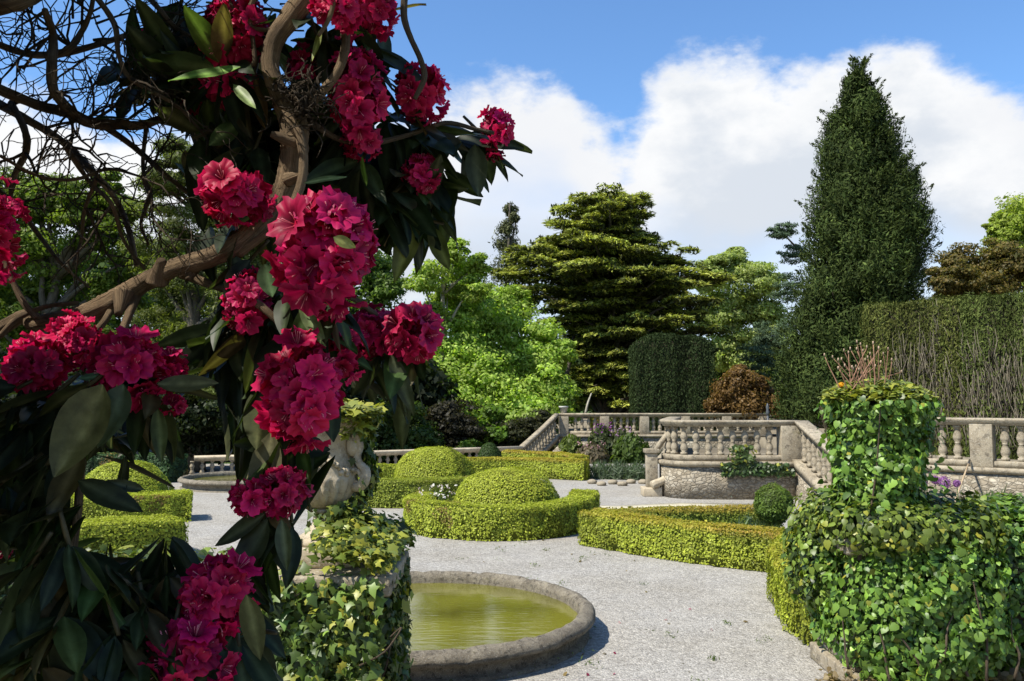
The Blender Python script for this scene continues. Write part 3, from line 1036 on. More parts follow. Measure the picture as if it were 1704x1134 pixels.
def blob_tree(label, d, blobs, trunk, leaf=.2, ca=(.05, .09, .015), cb=(.09, .14, .03), per=1400, name='broadleaf_tree', cat='tree', tmpl='diamond', aspect=.6, base_z=0.0, mat='leaf', bark='trunk',
              trunk_r=.25, group='trees around the garden', dd=.5, sub=24, flat=.55, updir=.5, axis=None, limbs=True, grow=True, skirt=0.0):
    """blobs: (px, py, r_px) in the picture at distance d, spread in depth"""
    base = P(trunk[0], 670, d)
    base[2] = base_z
    o = thing(name, label, cat, base, group)
    s = d / 1400
    mb = MB()
    tops = [P(b[0], b[1], d) for b in blobs]
    top = P(trunk[0] + (trunk[2] if len(trunk) > 2 else 0), trunk[1], d)
    tp = limb_path(base, top, .05, 5)
    tube(mb, tp, np.linspace(trunk_r, trunk_r * .25, len(tp)), 8, 3, .06)
    mbl = MB()
    blobs = list(blobs) + [(b[0] + uni(-.8, .8) * b[2], b[1] + uni(-.2, .9) * b[2], b[2] * uni(.6, .9)) for b in blobs if grow]
    for bx, by, br in blobs:
        r = br * s * (1.12 if grow else 1)
        c = P(bx, by, d + uni(-dd, dd) * 2.2 - skirt * max(0, by - 480) / 100)
        if limbs:
            hh = np.clip((c[2] - r * .9 - base[2]) / max(top[2] - base[2], .1), .15, .95)
            j = int(hh * (len(tp) - 1))
            tube(mb, limb_path(tp[j], c, .1, 3), [trunk_r * .45, trunk_r * .3, trunk_r * .2, trunk_r * .08], 5, 2, .05)
        k = sub
        dirs = nz(rng.normal(0, 1, (k, 3)))
        cent = c + dirs * r * uni(.35, .92, (k, 1)) * np.array([1, 1, .9])
        for ci in cent:
            rs = r * (.18 + .42 * rng.random() ** 1.3)
            n = int(per / k * (rs / r / .36) ** 2 * uni(.8, 1.2))
            q = nz(rng.normal(0, 1, (n, 3)))
            q = q * (uni(0, 1, (n, 1)) ** .4)
            pos = ci + q * rs * np.array([1.1, 1.1, flat])
            out_ = nz(pos - c) * .5 + nz(q + 1e-6) * .6 + np.array([0, 0, updir])
            cl = tint(n, ca, cb, .2) * np.exp(rng.normal(0, .16))
            ax = None if axis is None else np.repeat(np.array([axis]), n, 0) + q * .6
            leaves(mbl, pos, out_, leaf * np.exp(rng.normal(0, .25, n)), cl, tmpl, aspect, ax, .9)
    mb.build('trunk', M[bark], o, smooth=True)
    mbl.build('crown', M[mat], o)
    return o


# fresh bright green tree in the middle
blob_tree('fresh bright green tree in the middle, left of the spreading cedar', 40,
          [(800, 520, 55), (760, 560, 50), (850, 545, 55), (890, 570, 45), (730, 620, 55), (800, 600, 60), (870, 620, 55), (905, 640, 40), (750, 680, 55), (830, 680, 60), (890, 690, 40), (700, 660, 40), (845, 510, 35), (780, 490, 30), (905, 590, 35)],
          (800, 540), .17, (.22, .33, .05), (.38, .48, .10), 2700, trunk_r=.3, sub=30, skirt=1.5)
blob_tree('slender pale barked tree with thin light crown left of the bright green tree', 37.5,
          [(735, 440, 40), (770, 450, 32), (700, 470, 30), (745, 490, 30), (790, 480, 26), (720, 520, 26), (760, 420, 26), (800, 440, 24)],
          (738, 430), .15, (.20, .28, .04), (.34, .42, .08), 1500, grow=False, bark='birch', trunk_r=.22, tmpl='diamond')
blob_tree('greyish narrow conifer rising behind the cedar on its left', 60,
          [(848, 350, 12), (858, 362, 10), (845, 380, 18), (842, 405, 24), (850, 435, 30), (840, 470, 36), (860, 500, 36), (830, 510, 34)],
          (848, 340), .24, (.06, .07, .03), (.12, .125, .055), 900, 'conifer', grow=False, trunk_r=.25, mat='needle', tmpl='spray', aspect=.5, axis=(0, 0, 1), flat=1.1)
blob_tree('pale spring tree in the gap between cedar and dark yew', 62,
          [(1220, 440, 30), (1185, 455, 28), (1255, 465, 32), (1210, 490, 40), (1265, 510, 36), (1180, 520, 36), (1235, 545, 40), (1275, 560, 30), (1200, 580, 36), (1250, 600, 36), (1225, 425, 18), (1195, 435, 16)],
          (1225, 450), .2, (.22, .28, .07), (.38, .43, .15), 2600, trunk_r=.35, sub=20, limbs=False)
blob_tree('sunlit light green tree at the right edge behind the hedge', 55,
          [(1690, 370, 36), (1670, 390, 26), (1720, 350, 44), (1740, 400, 60), (1660, 370, 16), (1700, 420, 30)],
          (1720, 380), .2, (.18, .24, .03), (.32, .37, .07), 2400, trunk_r=.4)
blob_tree('olive brown bushy tree behind the tall hedge', 36,
          [(1600, 440, 34), (1640, 430, 34), (1680, 440, 36), (1570, 460, 26), (1620, 465, 36), (1720, 440, 40), (1660, 475, 40), (1585, 490, 30)],
          (1640, 450), .12, (.075, .08, .02), (.19, .135, .04), 2600, trunk_r=.22, tmpl='diamond', base_z=.86)
blob_tree('blue green cedar behind the orange dome, drooping boughs beside the yew', 44,
          [(1300, 385, 22), (1275, 560, 30), (1245, 620, 34), (1290, 620, 40), (1310, 560, 40), (1265, 590, 30), (1310, 480, 34), (1320, 420, 26), (1225, 655, 26), (1290, 660, 34)],
          (1372, 385), .18, (.045, .075, .04), (.09, .13, .07), 1500, 'conifer', grow=False, mat='needle', tmpl='spray', aspect=.4, flat=.35, trunk_r=.3, base_z=.86)
# trees at the left, seen through the branches
blob_tree('mixed green oak at far left seen through bare branches', 30,
          [(20, 330, 60), (90, 330, 50), (150, 350, 50), (60, 400, 60), (180, 420, 50), (20, 470, 60), (110, 470, 55), (200, 480, 40), (60, 560, 55), (-40, 400, 70), (-60, 300, 70), (140, 560, 50), (-40, 520, 60), (210, 350, 30), (175, 310, 26)],
          (80, 380), .13, (.085, .13, .018), (.19, .245, .04), 2800, trunk_r=.35, sub=14)
blob_tree('feathery dark green conifer left of the rhododendron trunk', 27,
          [(300, 250, 34), (340, 280, 46), (270, 310, 44), (370, 350, 60), (290, 380, 60), (350, 440, 70), (250, 440, 50), (290, 500, 70), (390, 500, 60), (340, 570, 70), (240, 560, 50), (420, 420, 50), (430, 330, 50), (460, 260, 60)],
          (330, 260), .12, (.07, .09, .02), (.15, .17, .042), 3200, 'conifer', trunk_r=.3, mat='leaf', tmpl='spray', aspect=.5, sub=14)
blob_tree('tall tree of deep green behind the rhododendron flowers', 54,
          [(480, 400, 70), (560, 430, 70), (520, 500, 80), (620, 500, 46), (640, 480, 30), (600, 560, 60), (640, 590, 50), (660, 640, 50), (480, 600, 70), (560, 640, 60), (620, 450, 34)],
          (540, 440), .24, (.07, .115, .018), (.14, .21, .04), 2200, trunk_r=.35)
# shrubs at the wood edge
blob_tree('rounded dark purple brown shrub before the bright green tree', 33, [(760, 695, 36), (745, 715, 34), (785, 715, 30), (735, 690, 24)], (760, 700), .12, (.02, .02, .012), (.045, .04, .02), 1700, 'shrub', 'shrub', trunk_r=.08, group='shrubs at the wood edge')
blob_tree('dark brown clipped shrub behind the rail of the far stair', 33.5, [(850, 715, 28), (885, 708, 28), (905, 702, 22), (865, 735, 28), (835, 730, 22), (900, 725, 24)], (870, 715), .11, (.026, .03, .012), (.055, .055, .02), 1700, 'shrub', 'shrub', trunk_r=.08, group='shrubs at the wood edge')
blob_tree('leafy green shrub right of the left urn at the wood edge', 31, [(660, 700, 40), (640, 725, 40), (690, 720, 36), (620, 690, 36), (700, 735, 30)], (660, 710), .15, (.035, .06, .014), (.08, .12, .025), 1300, 'shrub', 'shrub', trunk_r=.08, group='shrubs at the wood edge')
blob_tree('low bright green sapling in front of the wood, beside the stair', 32.5, [(820, 715, 20), (805, 738, 22), (780, 742, 18), (815, 690, 18)], (812, 715), .18, (.08, .15, .02), (.14, .22, .03), 700, 'shrub', 'shrub', trunk_r=.06, group='shrubs at the wood edge')
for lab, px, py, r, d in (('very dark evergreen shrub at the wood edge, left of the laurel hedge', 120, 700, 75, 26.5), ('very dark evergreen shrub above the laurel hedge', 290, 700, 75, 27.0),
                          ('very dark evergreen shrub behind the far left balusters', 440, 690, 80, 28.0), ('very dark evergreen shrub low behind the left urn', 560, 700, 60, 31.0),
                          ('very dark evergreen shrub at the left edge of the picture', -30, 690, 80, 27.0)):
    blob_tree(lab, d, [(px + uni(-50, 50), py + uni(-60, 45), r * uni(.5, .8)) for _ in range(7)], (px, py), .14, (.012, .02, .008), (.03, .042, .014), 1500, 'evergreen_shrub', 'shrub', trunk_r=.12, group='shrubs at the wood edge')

# far belt of woodland closing the gaps
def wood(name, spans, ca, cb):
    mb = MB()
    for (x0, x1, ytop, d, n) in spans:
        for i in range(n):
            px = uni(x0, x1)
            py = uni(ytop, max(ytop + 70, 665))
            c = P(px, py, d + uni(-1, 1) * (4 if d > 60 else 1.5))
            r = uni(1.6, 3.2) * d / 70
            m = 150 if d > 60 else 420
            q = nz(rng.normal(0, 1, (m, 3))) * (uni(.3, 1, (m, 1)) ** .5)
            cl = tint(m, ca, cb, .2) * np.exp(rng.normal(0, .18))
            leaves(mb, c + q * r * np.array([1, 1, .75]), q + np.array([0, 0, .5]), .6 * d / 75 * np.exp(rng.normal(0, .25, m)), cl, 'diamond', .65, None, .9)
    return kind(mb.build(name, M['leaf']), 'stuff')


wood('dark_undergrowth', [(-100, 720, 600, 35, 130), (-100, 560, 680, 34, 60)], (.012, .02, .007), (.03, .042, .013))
wood('far_wood', [(-500, 0, 380, 75, 160), (0, 470, 420, 75, 150), (470, 720, 560, 75, 90), (640, 960, 590, 75, 110), (940, 1330, 590, 75, 120), (1330, 2300, 520, 80, 260)], (.035, .06, .014), (.075, .11, .025))

# ------------------------------------------------------------------ cedar with level plates
def cedar():
    d = 43.0
    s = d / 1400
    base = P(1010, 670, d)
    base[2] = .86
    o = thing('cedar_tree', 'great spreading cedar with level golden green plates of foliage', 'tree', base, 'trees around the garden')
    rows = [(330, 970, 1085), (342, 925, 1118), (360, 925, 1100), (385, 882, 1090), (402, 868, 1105), (422, 850, 1118), (440, 822, 1165), (468, 826, 1198), (500, 862, 1208), (530, 895, 1208), (560, 925, 1202), (600, 935, 1195), (640, 925, 1165), (672, 945, 1130)]
    ys = np.array([r[0] for r in rows])
    mb, mt = MB(), MB()
    top = P(1020, 345, d)
    tp = limb_path(base, top, .02, 6)
    tube(mt, tp, np.linspace(.55, .1, len(tp)), 9, 3, .06)
    tube(mt, [P(935, 680, d - 1.5), P(945, 610, d - 1), P(955, 560, d)], [.16, .14, .08], 6, 3, .05)
    nb = 215
    for k in range(nb):
        y = 333 + (662 - 333) * ((k + uni(0, 1)) / nb) ** .92
        x0, x1 = np.interp(y, ys, [r[1] for r in rows]), np.interp(y, ys, [r[2] for r in rows])
        th = k * 2.39996 + uni(-.4, .4)
        ctr = P(1015, y, d)
        dirv = np.array([math.cos(th), math.sin(th), 0])
        reach = ((x1 - 1015) if dirv[0] > 0 else (1015 - x0)) * s
        reach = reach * (abs(dirv[0]) + .8 * (1 - abs(dirv[0]))) * uni(.85, 1.12) * (.8 if y < 350 else 1.0)
        reach = max(reach, 1.0)
        side = np.array([-dirv[1], dirv[0], 0])
        rise = uni(-.02, .14) + (.12 if y < 380 else 0)
        hue = np.exp(rng.normal(0, .18))
        npad = max(2, int(reach * uni(.75, 1.0)))
        for q in range(npad):
            f0 = 1 - (q + uni(0, .6)) / npad * .72
            a = uni(.55, 1.25)
            b = uni(.45, 1.0)
            c = ctr + dirv * (reach * f0 - a * .6) + side * rng.normal(0, .35 + .3 * f0) * (q > 0)
            c[2] += rise * reach * f0 + rng.normal(0, .10)
            m = int(330 * a * b / .6)
            rr = np.sqrt(uni(0, 1, m))
            ph = uni(0, 2 * math.pi, m)
            e, f = rr * np.cos(ph) * a, rr * np.sin(ph) * b
            z = (rise - .14) * e + rng.normal(0, .04, m) - .14 * rr ** 2 + .13 * wob(np.c_[e, f, 0 * e] + c, 2.6)
            pos = c + e[:, None] * dirv + f[:, None] * side + np.c_[0 * z, 0 * z, z]
            tp_ = nz(dirv + side * np.sin(ph)[:, None] * .9 + np.array([0, 0, .3]))
            cl = tint(m, (.20, .265, .05), (.46, .47, .10), .2) * hue
            leaves(mb, pos, np.array([0, -.1, 1.0]) + 0 * pos, .23 * np.exp(rng.normal(0, .3, m)), cl, 'spray', .42, tp_, .5)
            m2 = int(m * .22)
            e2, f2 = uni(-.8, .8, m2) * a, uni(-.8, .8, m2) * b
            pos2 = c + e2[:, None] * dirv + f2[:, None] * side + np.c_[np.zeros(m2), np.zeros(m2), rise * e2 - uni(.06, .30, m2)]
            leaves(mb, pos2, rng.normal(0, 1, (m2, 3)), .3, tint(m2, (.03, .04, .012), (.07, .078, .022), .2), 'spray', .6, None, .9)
        j_ = int(np.clip((ctr[2] - .5 - base[2]) / (top[2] - base[2]), .05, .98) * (len(tp) - 1))
        tube(mt, [tp[j_], ctr + dirv * reach * .45 + (0, 0, -.25), ctr + dirv * reach * .8 + (0, 0, rise * reach * .8 - .1)], [.13, .08, .02], 5, 4)
    # inner boughs and older needles, coloured dark to deepen the gaps
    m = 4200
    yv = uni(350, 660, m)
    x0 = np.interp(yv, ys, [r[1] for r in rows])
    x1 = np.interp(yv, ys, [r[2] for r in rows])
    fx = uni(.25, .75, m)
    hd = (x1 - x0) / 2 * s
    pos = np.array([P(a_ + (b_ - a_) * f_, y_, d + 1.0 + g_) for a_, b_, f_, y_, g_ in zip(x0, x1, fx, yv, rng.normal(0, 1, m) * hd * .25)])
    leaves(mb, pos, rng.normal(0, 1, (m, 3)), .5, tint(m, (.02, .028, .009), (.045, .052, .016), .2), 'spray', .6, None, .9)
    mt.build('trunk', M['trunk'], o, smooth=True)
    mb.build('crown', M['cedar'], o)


cedar()


# ------------------------------------------------------------------ tall dark yew
def yew():
    d = 29.0
    s = d / 1400
    rows = [(104, 1431, 1439), (130, 1404, 1456), (160, 1392, 1478), (190, 1376, 1492), (230, 1364, 1512), (262, 1356, 1522), (300, 1346, 1540), (335, 1338, 1554), (372, 1330, 1560), (400, 1328, 1566), (440, 1324, 1560), (480, 1318, 1556), (520, 1306, 1530), (560, 1298, 1515), (620, 1288, 1500), (690, 1282, 1492)]
    rows = [(a_ + 6, (b_ + c_) / 2 - (c_ - b_) * .47 - 2, (b_ + c_) / 2 + (c_ - b_) * .44 - 4) for a_, b_, c_ in rows]
    ys = np.array([r[0] for r in rows], float)
    base = P(1400, 670, d)
    base[2] = .86
    o = thing('yew_tree', 'tall dark green conical yew towering above the terrace', 'tree', base, 'trees around the garden')
    mt, mb = MB(), MB()
    tp = limb_path(base, P(1428, 140, d), .01, 5)
    tube(mt, tp, np.linspace(.4, .05, len(tp)), 8, 3, .06)
    for k in range(400):
        y = 114 + (690 - 114) * uni(0, 1) ** .8
        x0, x1 = np.interp(y, ys, [r[1] for r in rows]), np.interp(y, ys, [r[2] for r in rows])
        hw = (x1 - x0) / 2 * s
        cx = (x0 + x1) / 2
        th = uni(0, 2 * math.pi)
        rr = uni(.45, 1.0) ** .5
        rs = min(uni(.32, .95), hw * .45 + .04)
        rad = max(hw - rs * .55, 0.0) * (1 + .12 * wob(np.array([th * .9, y * .02, 3.0]), 2.0)) + rng.normal(0, .06)
        c = P(cx, y, d) + np.array([math.cos(th) * rad * rr, math.sin(th) * rad * rr * .95, 0])
        m = int(420 * (rs / .55))
        q = nz(rng.normal(0, 1, (m, 3))) * (uni(0, 1, (m, 1)) ** .45)
        pos = c + q * rs * np.array([.95, .95, 1.05])
        outv = np.array([math.cos(th), math.sin(th), 0])
        cl = tint(m, (.022, .038, .010), (.060, .082, .020), .25) * np.exp(rng.normal(0, .30))
        leaves(mb, pos, q + outv * .6, .13 * np.exp(rng.normal(0, .25, m)), cl, 'spray', .5, np.array([0, 0, .55]) + outv * .6 + q * .9, .9)
        if k % 6 == 0:
            j = int(np.clip((c[2] - base[2]) / (tp[-1][2] - base[2]) - .1, 0, .98) * (len(tp) - 1))
            tube(mt, limb_path(tp[j], c, .06, 3), [.1, .07, .05, .02], 4, 2)
    # ragged shoots breaking the outline
    for k in range(260):
        y = uni(106, 690)
        x0, x1 = np.interp(y, ys, [r[1] for r in rows]), np.interp(y, ys, [r[2] for r in rows])
        hw = (x1 - x0) / 2 * s
        th = uni(0, 2 * math.pi)
        outv = np.array([math.cos(th), math.sin(th), uni(.5, 1.4)])
        b0 = P((x0 + x1) / 2, y, d) + np.array([math.cos(th), math.sin(th), 0]) * max(hw - .35, 0)
        ln = uni(.35, .8)
        m = 90
        t_ = uni(0, 1, m)
        pos = b0 + nz(outv) * (t_ * ln)[:, None] + rng.normal(0, .10, (m, 3)) * (1.15 - t_)[:, None]
        leaves(mb, pos, rng.normal(0, 1, (m, 3)), .12, tint(m, (.026, .042, .011), (.066, .088, .022), .25), 'spray', .5, np.repeat(outv[None], m, 0), .8)
    for px_, py_ in ((1411, 128), (1434, 114)):
        m = 700
        t_ = uni(0, 1, m) ** .7
        pos = P(px_, py_, d) + np.c_[rng.normal(0, 1, m) * .26 * t_, rng.normal(0, 1, m) * .26 * t_, -t_ * 1.1]
        leaves(mb, pos, rng.normal(0, 1, (m, 3)), .12, tint(m, (.026, .042, .011), (.06, .08, .02), .25), 'spray', .5, np.repeat([[0, 0, 1.0]], m, 0), .8)
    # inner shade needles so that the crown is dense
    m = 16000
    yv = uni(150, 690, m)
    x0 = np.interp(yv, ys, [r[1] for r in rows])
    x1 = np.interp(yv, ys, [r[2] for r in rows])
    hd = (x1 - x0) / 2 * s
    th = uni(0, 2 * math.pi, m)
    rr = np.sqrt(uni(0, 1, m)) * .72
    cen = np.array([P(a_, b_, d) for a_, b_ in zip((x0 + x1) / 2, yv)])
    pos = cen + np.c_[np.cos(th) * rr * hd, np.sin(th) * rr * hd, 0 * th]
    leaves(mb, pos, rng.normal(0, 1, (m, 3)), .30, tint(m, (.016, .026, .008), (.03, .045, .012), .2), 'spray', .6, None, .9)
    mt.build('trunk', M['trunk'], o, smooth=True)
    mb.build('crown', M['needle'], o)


yew()


# ------------------------------------------------------------------ tall clipped hedges on the terrace
def tall_hedge(label, path, width, z0, h0, h1, ca, cb, bare=0.0, taper=1.0, name='yew_hedge', dens=1000, size=.085, cat='hedge'):
    path = np.asarray([(p[0], p[1], z0) for p in path], float)
    o = thing(name, label, cat, path.mean(0), 'clipped evergreen hedges')
    L = np.concatenate([[0], np.cumsum(np.linalg.norm(np.diff(path[:, :2], axis=0), axis=1))])
    hw = width / 2

    def at(s):
        p = np.stack([np.interp(s, L, path[:, i]) for i in range(2)], 1)
        e = .05
        T = nz(np.stack([np.interp(np.minimum(s + e, L[-1]), L, path[:, i]) - np.interp(np.maximum(s - e, 0), L, path[:, i]) for i in range(2)], 1))
        return p, T, np.stack([T[:, 1], -T[:, 0]], 1)
    mb, mt = MB(), MB()
    # inner body
    sN = 14
    ss = np.linspace(.15, L[-1] - .15, sN)
    p, T, Nn = at(ss)
    hs = np.interp(ss, [0, L[-1]], [h0, h1]) - .12
    V = []
    for sg in (1, -1):
        V.append(np.c_[p + Nn * sg * (hw - .14) * taper, np.full(sN, z0)])
        V.append(np.c_[p + Nn * sg * (hw - .12), z0 + hs])
    V = np.vstack(V)
    F = []
    for i in range(sN - 1):
        F += [(i, i + 1, sN + i + 1, sN + i), (2 * sN + i, 3 * sN + i, 3 * sN + i + 1, 2 * sN + i + 1), (sN + i, sN + i + 1, 3 * sN + i + 1, 3 * sN + i)]
    F += [(0, sN, 3 * sN, 2 * sN), (sN - 1, 3 * sN - 1, 4 * sN - 1, 2 * sN - 1)]
    mt.add(V, F, np.array((.035, .03, .018)))
    # leaves: vertical shoots that hang in columns
    for (kind_, area) in (('side', L[-1] * max(h0, h1) * 2), ('top', L[-1] * width), ('end', 2 * width * max(h0, h1))):
        n = int(dens * area * (1.5 if kind_ == 'top' else 1.0))
        s = uni(0, L[-1], n)
        if kind_ == 'end':
            s = np.where(rng.random(n) < .5, 0.0, L[-1])
        p, T, Nn = at(s)
        hh = np.interp(s, [0, L[-1]], [h0, h1])
        z = uni(0, 1, n)
        if kind_ == 'side':
            sg = np.where(rng.random(n) < .72, 1.0, -1.0)
            tf = taper + (1 - taper) * z
            pos = np.c_[p + Nn * (sg * hw * tf)[:, None], z0 + z * hh]
            nl = np.c_[Nn * sg[:, None], np.zeros(n)]
        elif kind_ == 'top':
            pos = np.c_[p + Nn * uni(-hw, hw, (n, 1)), z0 + hh]
            nl = np.repeat(np.array([[0, 0, 1.0]]), n, 0)
            z = np.ones(n)
        else:
            tf = taper + (1 - taper) * z
            sg = np.where(s > 0, 1.0, -1.0)
            pos = np.c_[p + Nn * (uni(-hw, hw, n) * tf)[:, None], z0 + z * hh]
            nl = np.c_[T * sg[:, None], np.zeros(n)]
        colm = wob(np.c_[pos[:, :2] * 1.0, 0 * z], 4.5) + .35 * wob(pos * np.array([1, 1, .25]), 7.0)
        pos = pos + nl * (colm * .09 + rng.normal(0, .035, n))[:, None]
        pos[:, 2] += .06 * wob(pos, 2.5) * (z > .9)
        if taper < 1:
            pos[:, 2] -= .34 * z ** 6 * np.clip((np.abs(2 * s / L[-1] - 1) - .55) / .45, 0, 1) ** 2 - .10 * z ** 6 * (1 - (2 * s / L[-1] - 1) ** 2)
        keep = np.ones(n, bool)
        if bare:
            bz = bare * (.72 + .5 * wob(np.c_[pos[:, 0], pos[:, 1], 0 * z], 2.2))
            keep = ~((z < bz) & (z > .12 + .1 * wob(pos, 3)) & (rng.random(n) < .66) & (kind_ == 'side'))
        pos, nl2 = pos[keep], nl[keep]
        m = len(pos)
        cl = tint(m, ca, cb, .22)
        dk = colm[keep] < -.25
        cl[dk] *= .7
        ax = np.repeat(np.array([[0, -.1, .9 if kind_ != 'top' else .4]]), m, 0)
        leaves(mb, pos, nl2, size * np.exp(rng.normal(0, .25, m)), cl, 'spray', .5, ax, .8)
    if bare:
        # grey bare stems showing where the face has died back
        nst = int(L[-1] * 240)
        for i in range(nst):
            s = np.array([uni(0, L[-1])])
            p, T, Nn = at(s)
            hh = np.interp(s[0], [0, L[-1]], [h0, h1])
            zc = uni(.03, bare * (.8 + .5 * wob(np.array([p[0, 0], p[0, 1], 0]), 2.2))) * hh
            b0 = np.array([p[0, 0], p[0, 1], z0]) + np.r_[Nn[0] * (hw - uni(-.07, .12)), zc]
            b1 = b0 + np.array([rng.normal(0, .10), 0, uni(.25, 1.0)]) + np.r_[Nn[0] * uni(-.05, .08), 0]
            g = uni(.08, .28)
            tube(mt, limb_path(b0, b1, .10, 3), [uni(.006, .014), .009, .007, .003], 4, 1, col=np.array((g, g * .86, g * .62)))
    mt.build('stems', M['attr'], o)
    mb.build('foliage', M['needle'], o)
    return o


tall_hedge('tall clipped yew hedge with grey bare stems behind the right balustrade', [P(1452, 670, 23.2)[:2], P(1622, 670, 21.6)[:2]], 1.3, .86, 3.95, 3.95, (.05, .068, .015), (.13, .14, .035), .74)
tall_hedge('greener tall hedge section with bare stems at the right edge', [P(1630, 670, 21.2)[:2], P(1860, 670, 18.5)[:2]], 1.3, .86, 3.95, 3.8, (.046, .066, .016), (.11, .135, .034), .72)
tall_hedge('clipped dark yew block, wider at its flat top, behind the far balustrade', [P(1052, 670, 35)[:2], P(1180, 670, 35)[:2]], 1.9, .86, 3.95, 3.95, (.022, .038, .014), (.046, .066, .022), 0, .86, 'yew_block', 800, .10, 'topiary')
blob_tree('orange brown mounded shrub on the terrace beside the dark yew block', 34, [(1212, 645, 28), (1250, 650, 34), (1232, 628, 22), (1200, 668, 24), (1278, 668, 26), (1240, 678, 40), (1225, 655, 34), (1262, 638, 18), (1292, 676, 24), (1190, 680, 18), (1230, 618, 12)], (1240, 650), .10, (.115, .068, .022), (.22, .13, .045), 3000, 'copper_shrub', 'shrub', trunk_r=.06, group='clipped evergreen hedges', dd=.25, base_z=.86, grow=False, flat=.8, limbs=False, sub=44)
hedge('low flat hedge under the cedar on the far terrace', [P(985, 670, 36)[:2], P(1060, 670, 36)[:2]], 1.0, .75, .3, 700, .09, (.06, .07, .015), (.10, .10, .02), 'low_hedge', 'hedge', 'clipped evergreen hedges', z0=.95)

# ------------------------------------------------------------------ flower borders and small plants
def plant(label, c, r, h, n, size, ca, cb, name='border_plant', cat='plant', flower=None, nf=0, tmpl='spray', aspect=.25, group='border plants', fsize=.05, rad_up=1.0):
    c = np.asarray(c, float)
    o = thing(name, label, cat, c, group)
    mb = MB()
    a = uni(0, 2 * math.pi, n)
    rr = np.sqrt(uni(0, 1, n)) * r
    z = uni(0.05, 1, n) * h * np.sqrt(np.maximum(0.05, 1 - (rr / r) ** 2 * .75))
    pos = c + np.c_[np.cos(a) * rr, np.sin(a) * rr, z]
    ax = np.c_[np.cos(a) * rr / r, np.sin(a) * rr / r, np.full(n, rad_up)]
    leaves(mb, pos, nz(np.c_[np.cos(a), np.sin(a), np.full(n, .4)]), size * np.exp(rng.normal(0, .25, n)), tint(n, ca, cb, .22), tmpl, aspect, ax, .6)
    mb.build('leaves', M['leaf'], o)
    if flower is not None:
        mb = MB()
        a = uni(0, 2 * math.pi, nf)
        rr = np.sqrt(uni(0, 1, nf)) * r * .9
        pos = c + np.c_[np.cos(a) * rr, np.sin(a) * rr, h * uni(.75, 1.1, nf)]
        for k in range(3):
            leaves(mb, pos + rng.normal(0, fsize * .3, pos.shape), rng.normal(0, 1, pos.shape) + np.array([0, -.6, .6]), fsize, tint(nf, flower, np.array(flower) * 1.25, .12), 'oval', .9, None, .6)
        kind(mb.build('flowers', M['petal'], o), 'stuff')
    return o


for i, (lab, px, py, r, h) in enumerate((('grey green lavender clump beside the tip of the far golden hedge', 1000, 800, .45, .5), ('grey green lavender clump, middle of the far bed', 1030, 801, .45, .52),
                                         ('grey green lavender clump nearest the bastion newel', 1062, 802, .45, .5))):
    plant(lab, G(px, py - 4), r, h, 900, .16, (.055, .085, .045), (.10, .14, .07), 'lavender', 'plant', group='lavender clumps of the far bed')
for lab, px, d, r, h, ca, cb, fl in (('tall leafy climber on the far wall next to the bastion', 1050, 31.5, .7, 1.05, (.05, .085, .018), (.10, .15, .03), None),
                                     ('yellow green shrub against the far wall by the stair', 950, 31.5, .5, 1.0, (.075, .11, .02), (.13, .17, .03), None),
                                     ('magenta flowered wall plant hanging on the far wall', 1000, 32.3, .55, 1.35, (.05, .07, .03), (.09, .11, .04), (.22, .06, .24)),
                                     ('pale mauve flowered wall plant between magenta flowers and bastion', 1032, 32.2, .5, 1.2, (.06, .08, .03), (.10, .12, .04), (.33, .22, .34)),
                                     ('straggly pinkish border plant below the magenta flowers', 985, 31.0, .6, .7, (.10, .09, .05), (.2, .16, .1), (.38, .24, .24))):
    p = P(px, 670, d)
    p[2] = 0
    plant(lab, p, r, h, 1100, .17, ca, cb, 'wall_plant', 'plant', fl, 34 if fl else 0, 'oval', .55, 'plants on the far wall', .06)
for k, px in enumerate((985, 1001, 1019, 1036, 1050, 1071)):
    c = G(px, 806 + uni(-2, 3))
    mb = MB()
    q = nz(rng.normal(0, 1, (40, 3)))
    bm = bmesh.new()
    bmesh.ops.create_icosphere(bm, subdivisions=2, radius=1.0)
    V = np.array([v.co[:] for v in bm.verts])
    F = np.array([[v.index for v in f.verts] for f in bm.faces])
    bm.free()
    V = V * (1 + .18 * wob(V + k * 5, 1.7))[:, None] * np.array([.14, .10, .075]) + c + (0, 0, .05)
    mb.add(V, [F], (.5, .48, .43))
    o = mb.build('edging_stone', M['stone'], origin=c)
    tag(o, 'rough pale edging stone along the front of the lavender bed', 'stone', 'edging stones of the lavender bed')
# white flowers inside the middle hedge
plant('white flowering plant inside the left end of the middle ring hedge', (-1.35, 15.3, 0), .42, .66, 500, .12, (.09, .13, .04), (.16, .2, .06), 'white_flowers', 'plant', (.7, .7, .6), 34, 'spray', .3, fsize=.035)
plant('pale green foliage plant filling the wedge bed beside the clipped ball', (3.55, 12.7, 0), .5, .5, 700, .14, (.06, .10, .045), (.11, .15, .07), 'bed_plant', 'plant')
plant('dark leafy plant in front of the clipped ball on the wedge bed', (4.05, 12.0, 0), .35, .5, 500, .13, (.03, .05, .018), (.07, .10, .03), 'bed_plant', 'plant')
plant('feathery green plants below the right retaining wall', (9.0, 15.6, 0), .9, .55, 1600, .2, (.06, .11, .04), (.12, .19, .07), 'fennel', 'plant', None, 0, 'spray', .12)
plant('yellow green shrub at the right edge below the retaining wall', (10.0, 15.7, 0), .4, 1.0, 700, .12, (.10, .14, .02), (.18, .22, .03), 'bed_plant', 'plant', None, 0, 'oval', .55)
plant('tall yellowing seedlings behind the near ivy pedestal, left side', (4.9, 11.4, 0), .55, .9, 700, .13, (.09, .12, .03), (.17, .19, .05), 'bed_plant', 'plant', None, 0, 'oval', .5)
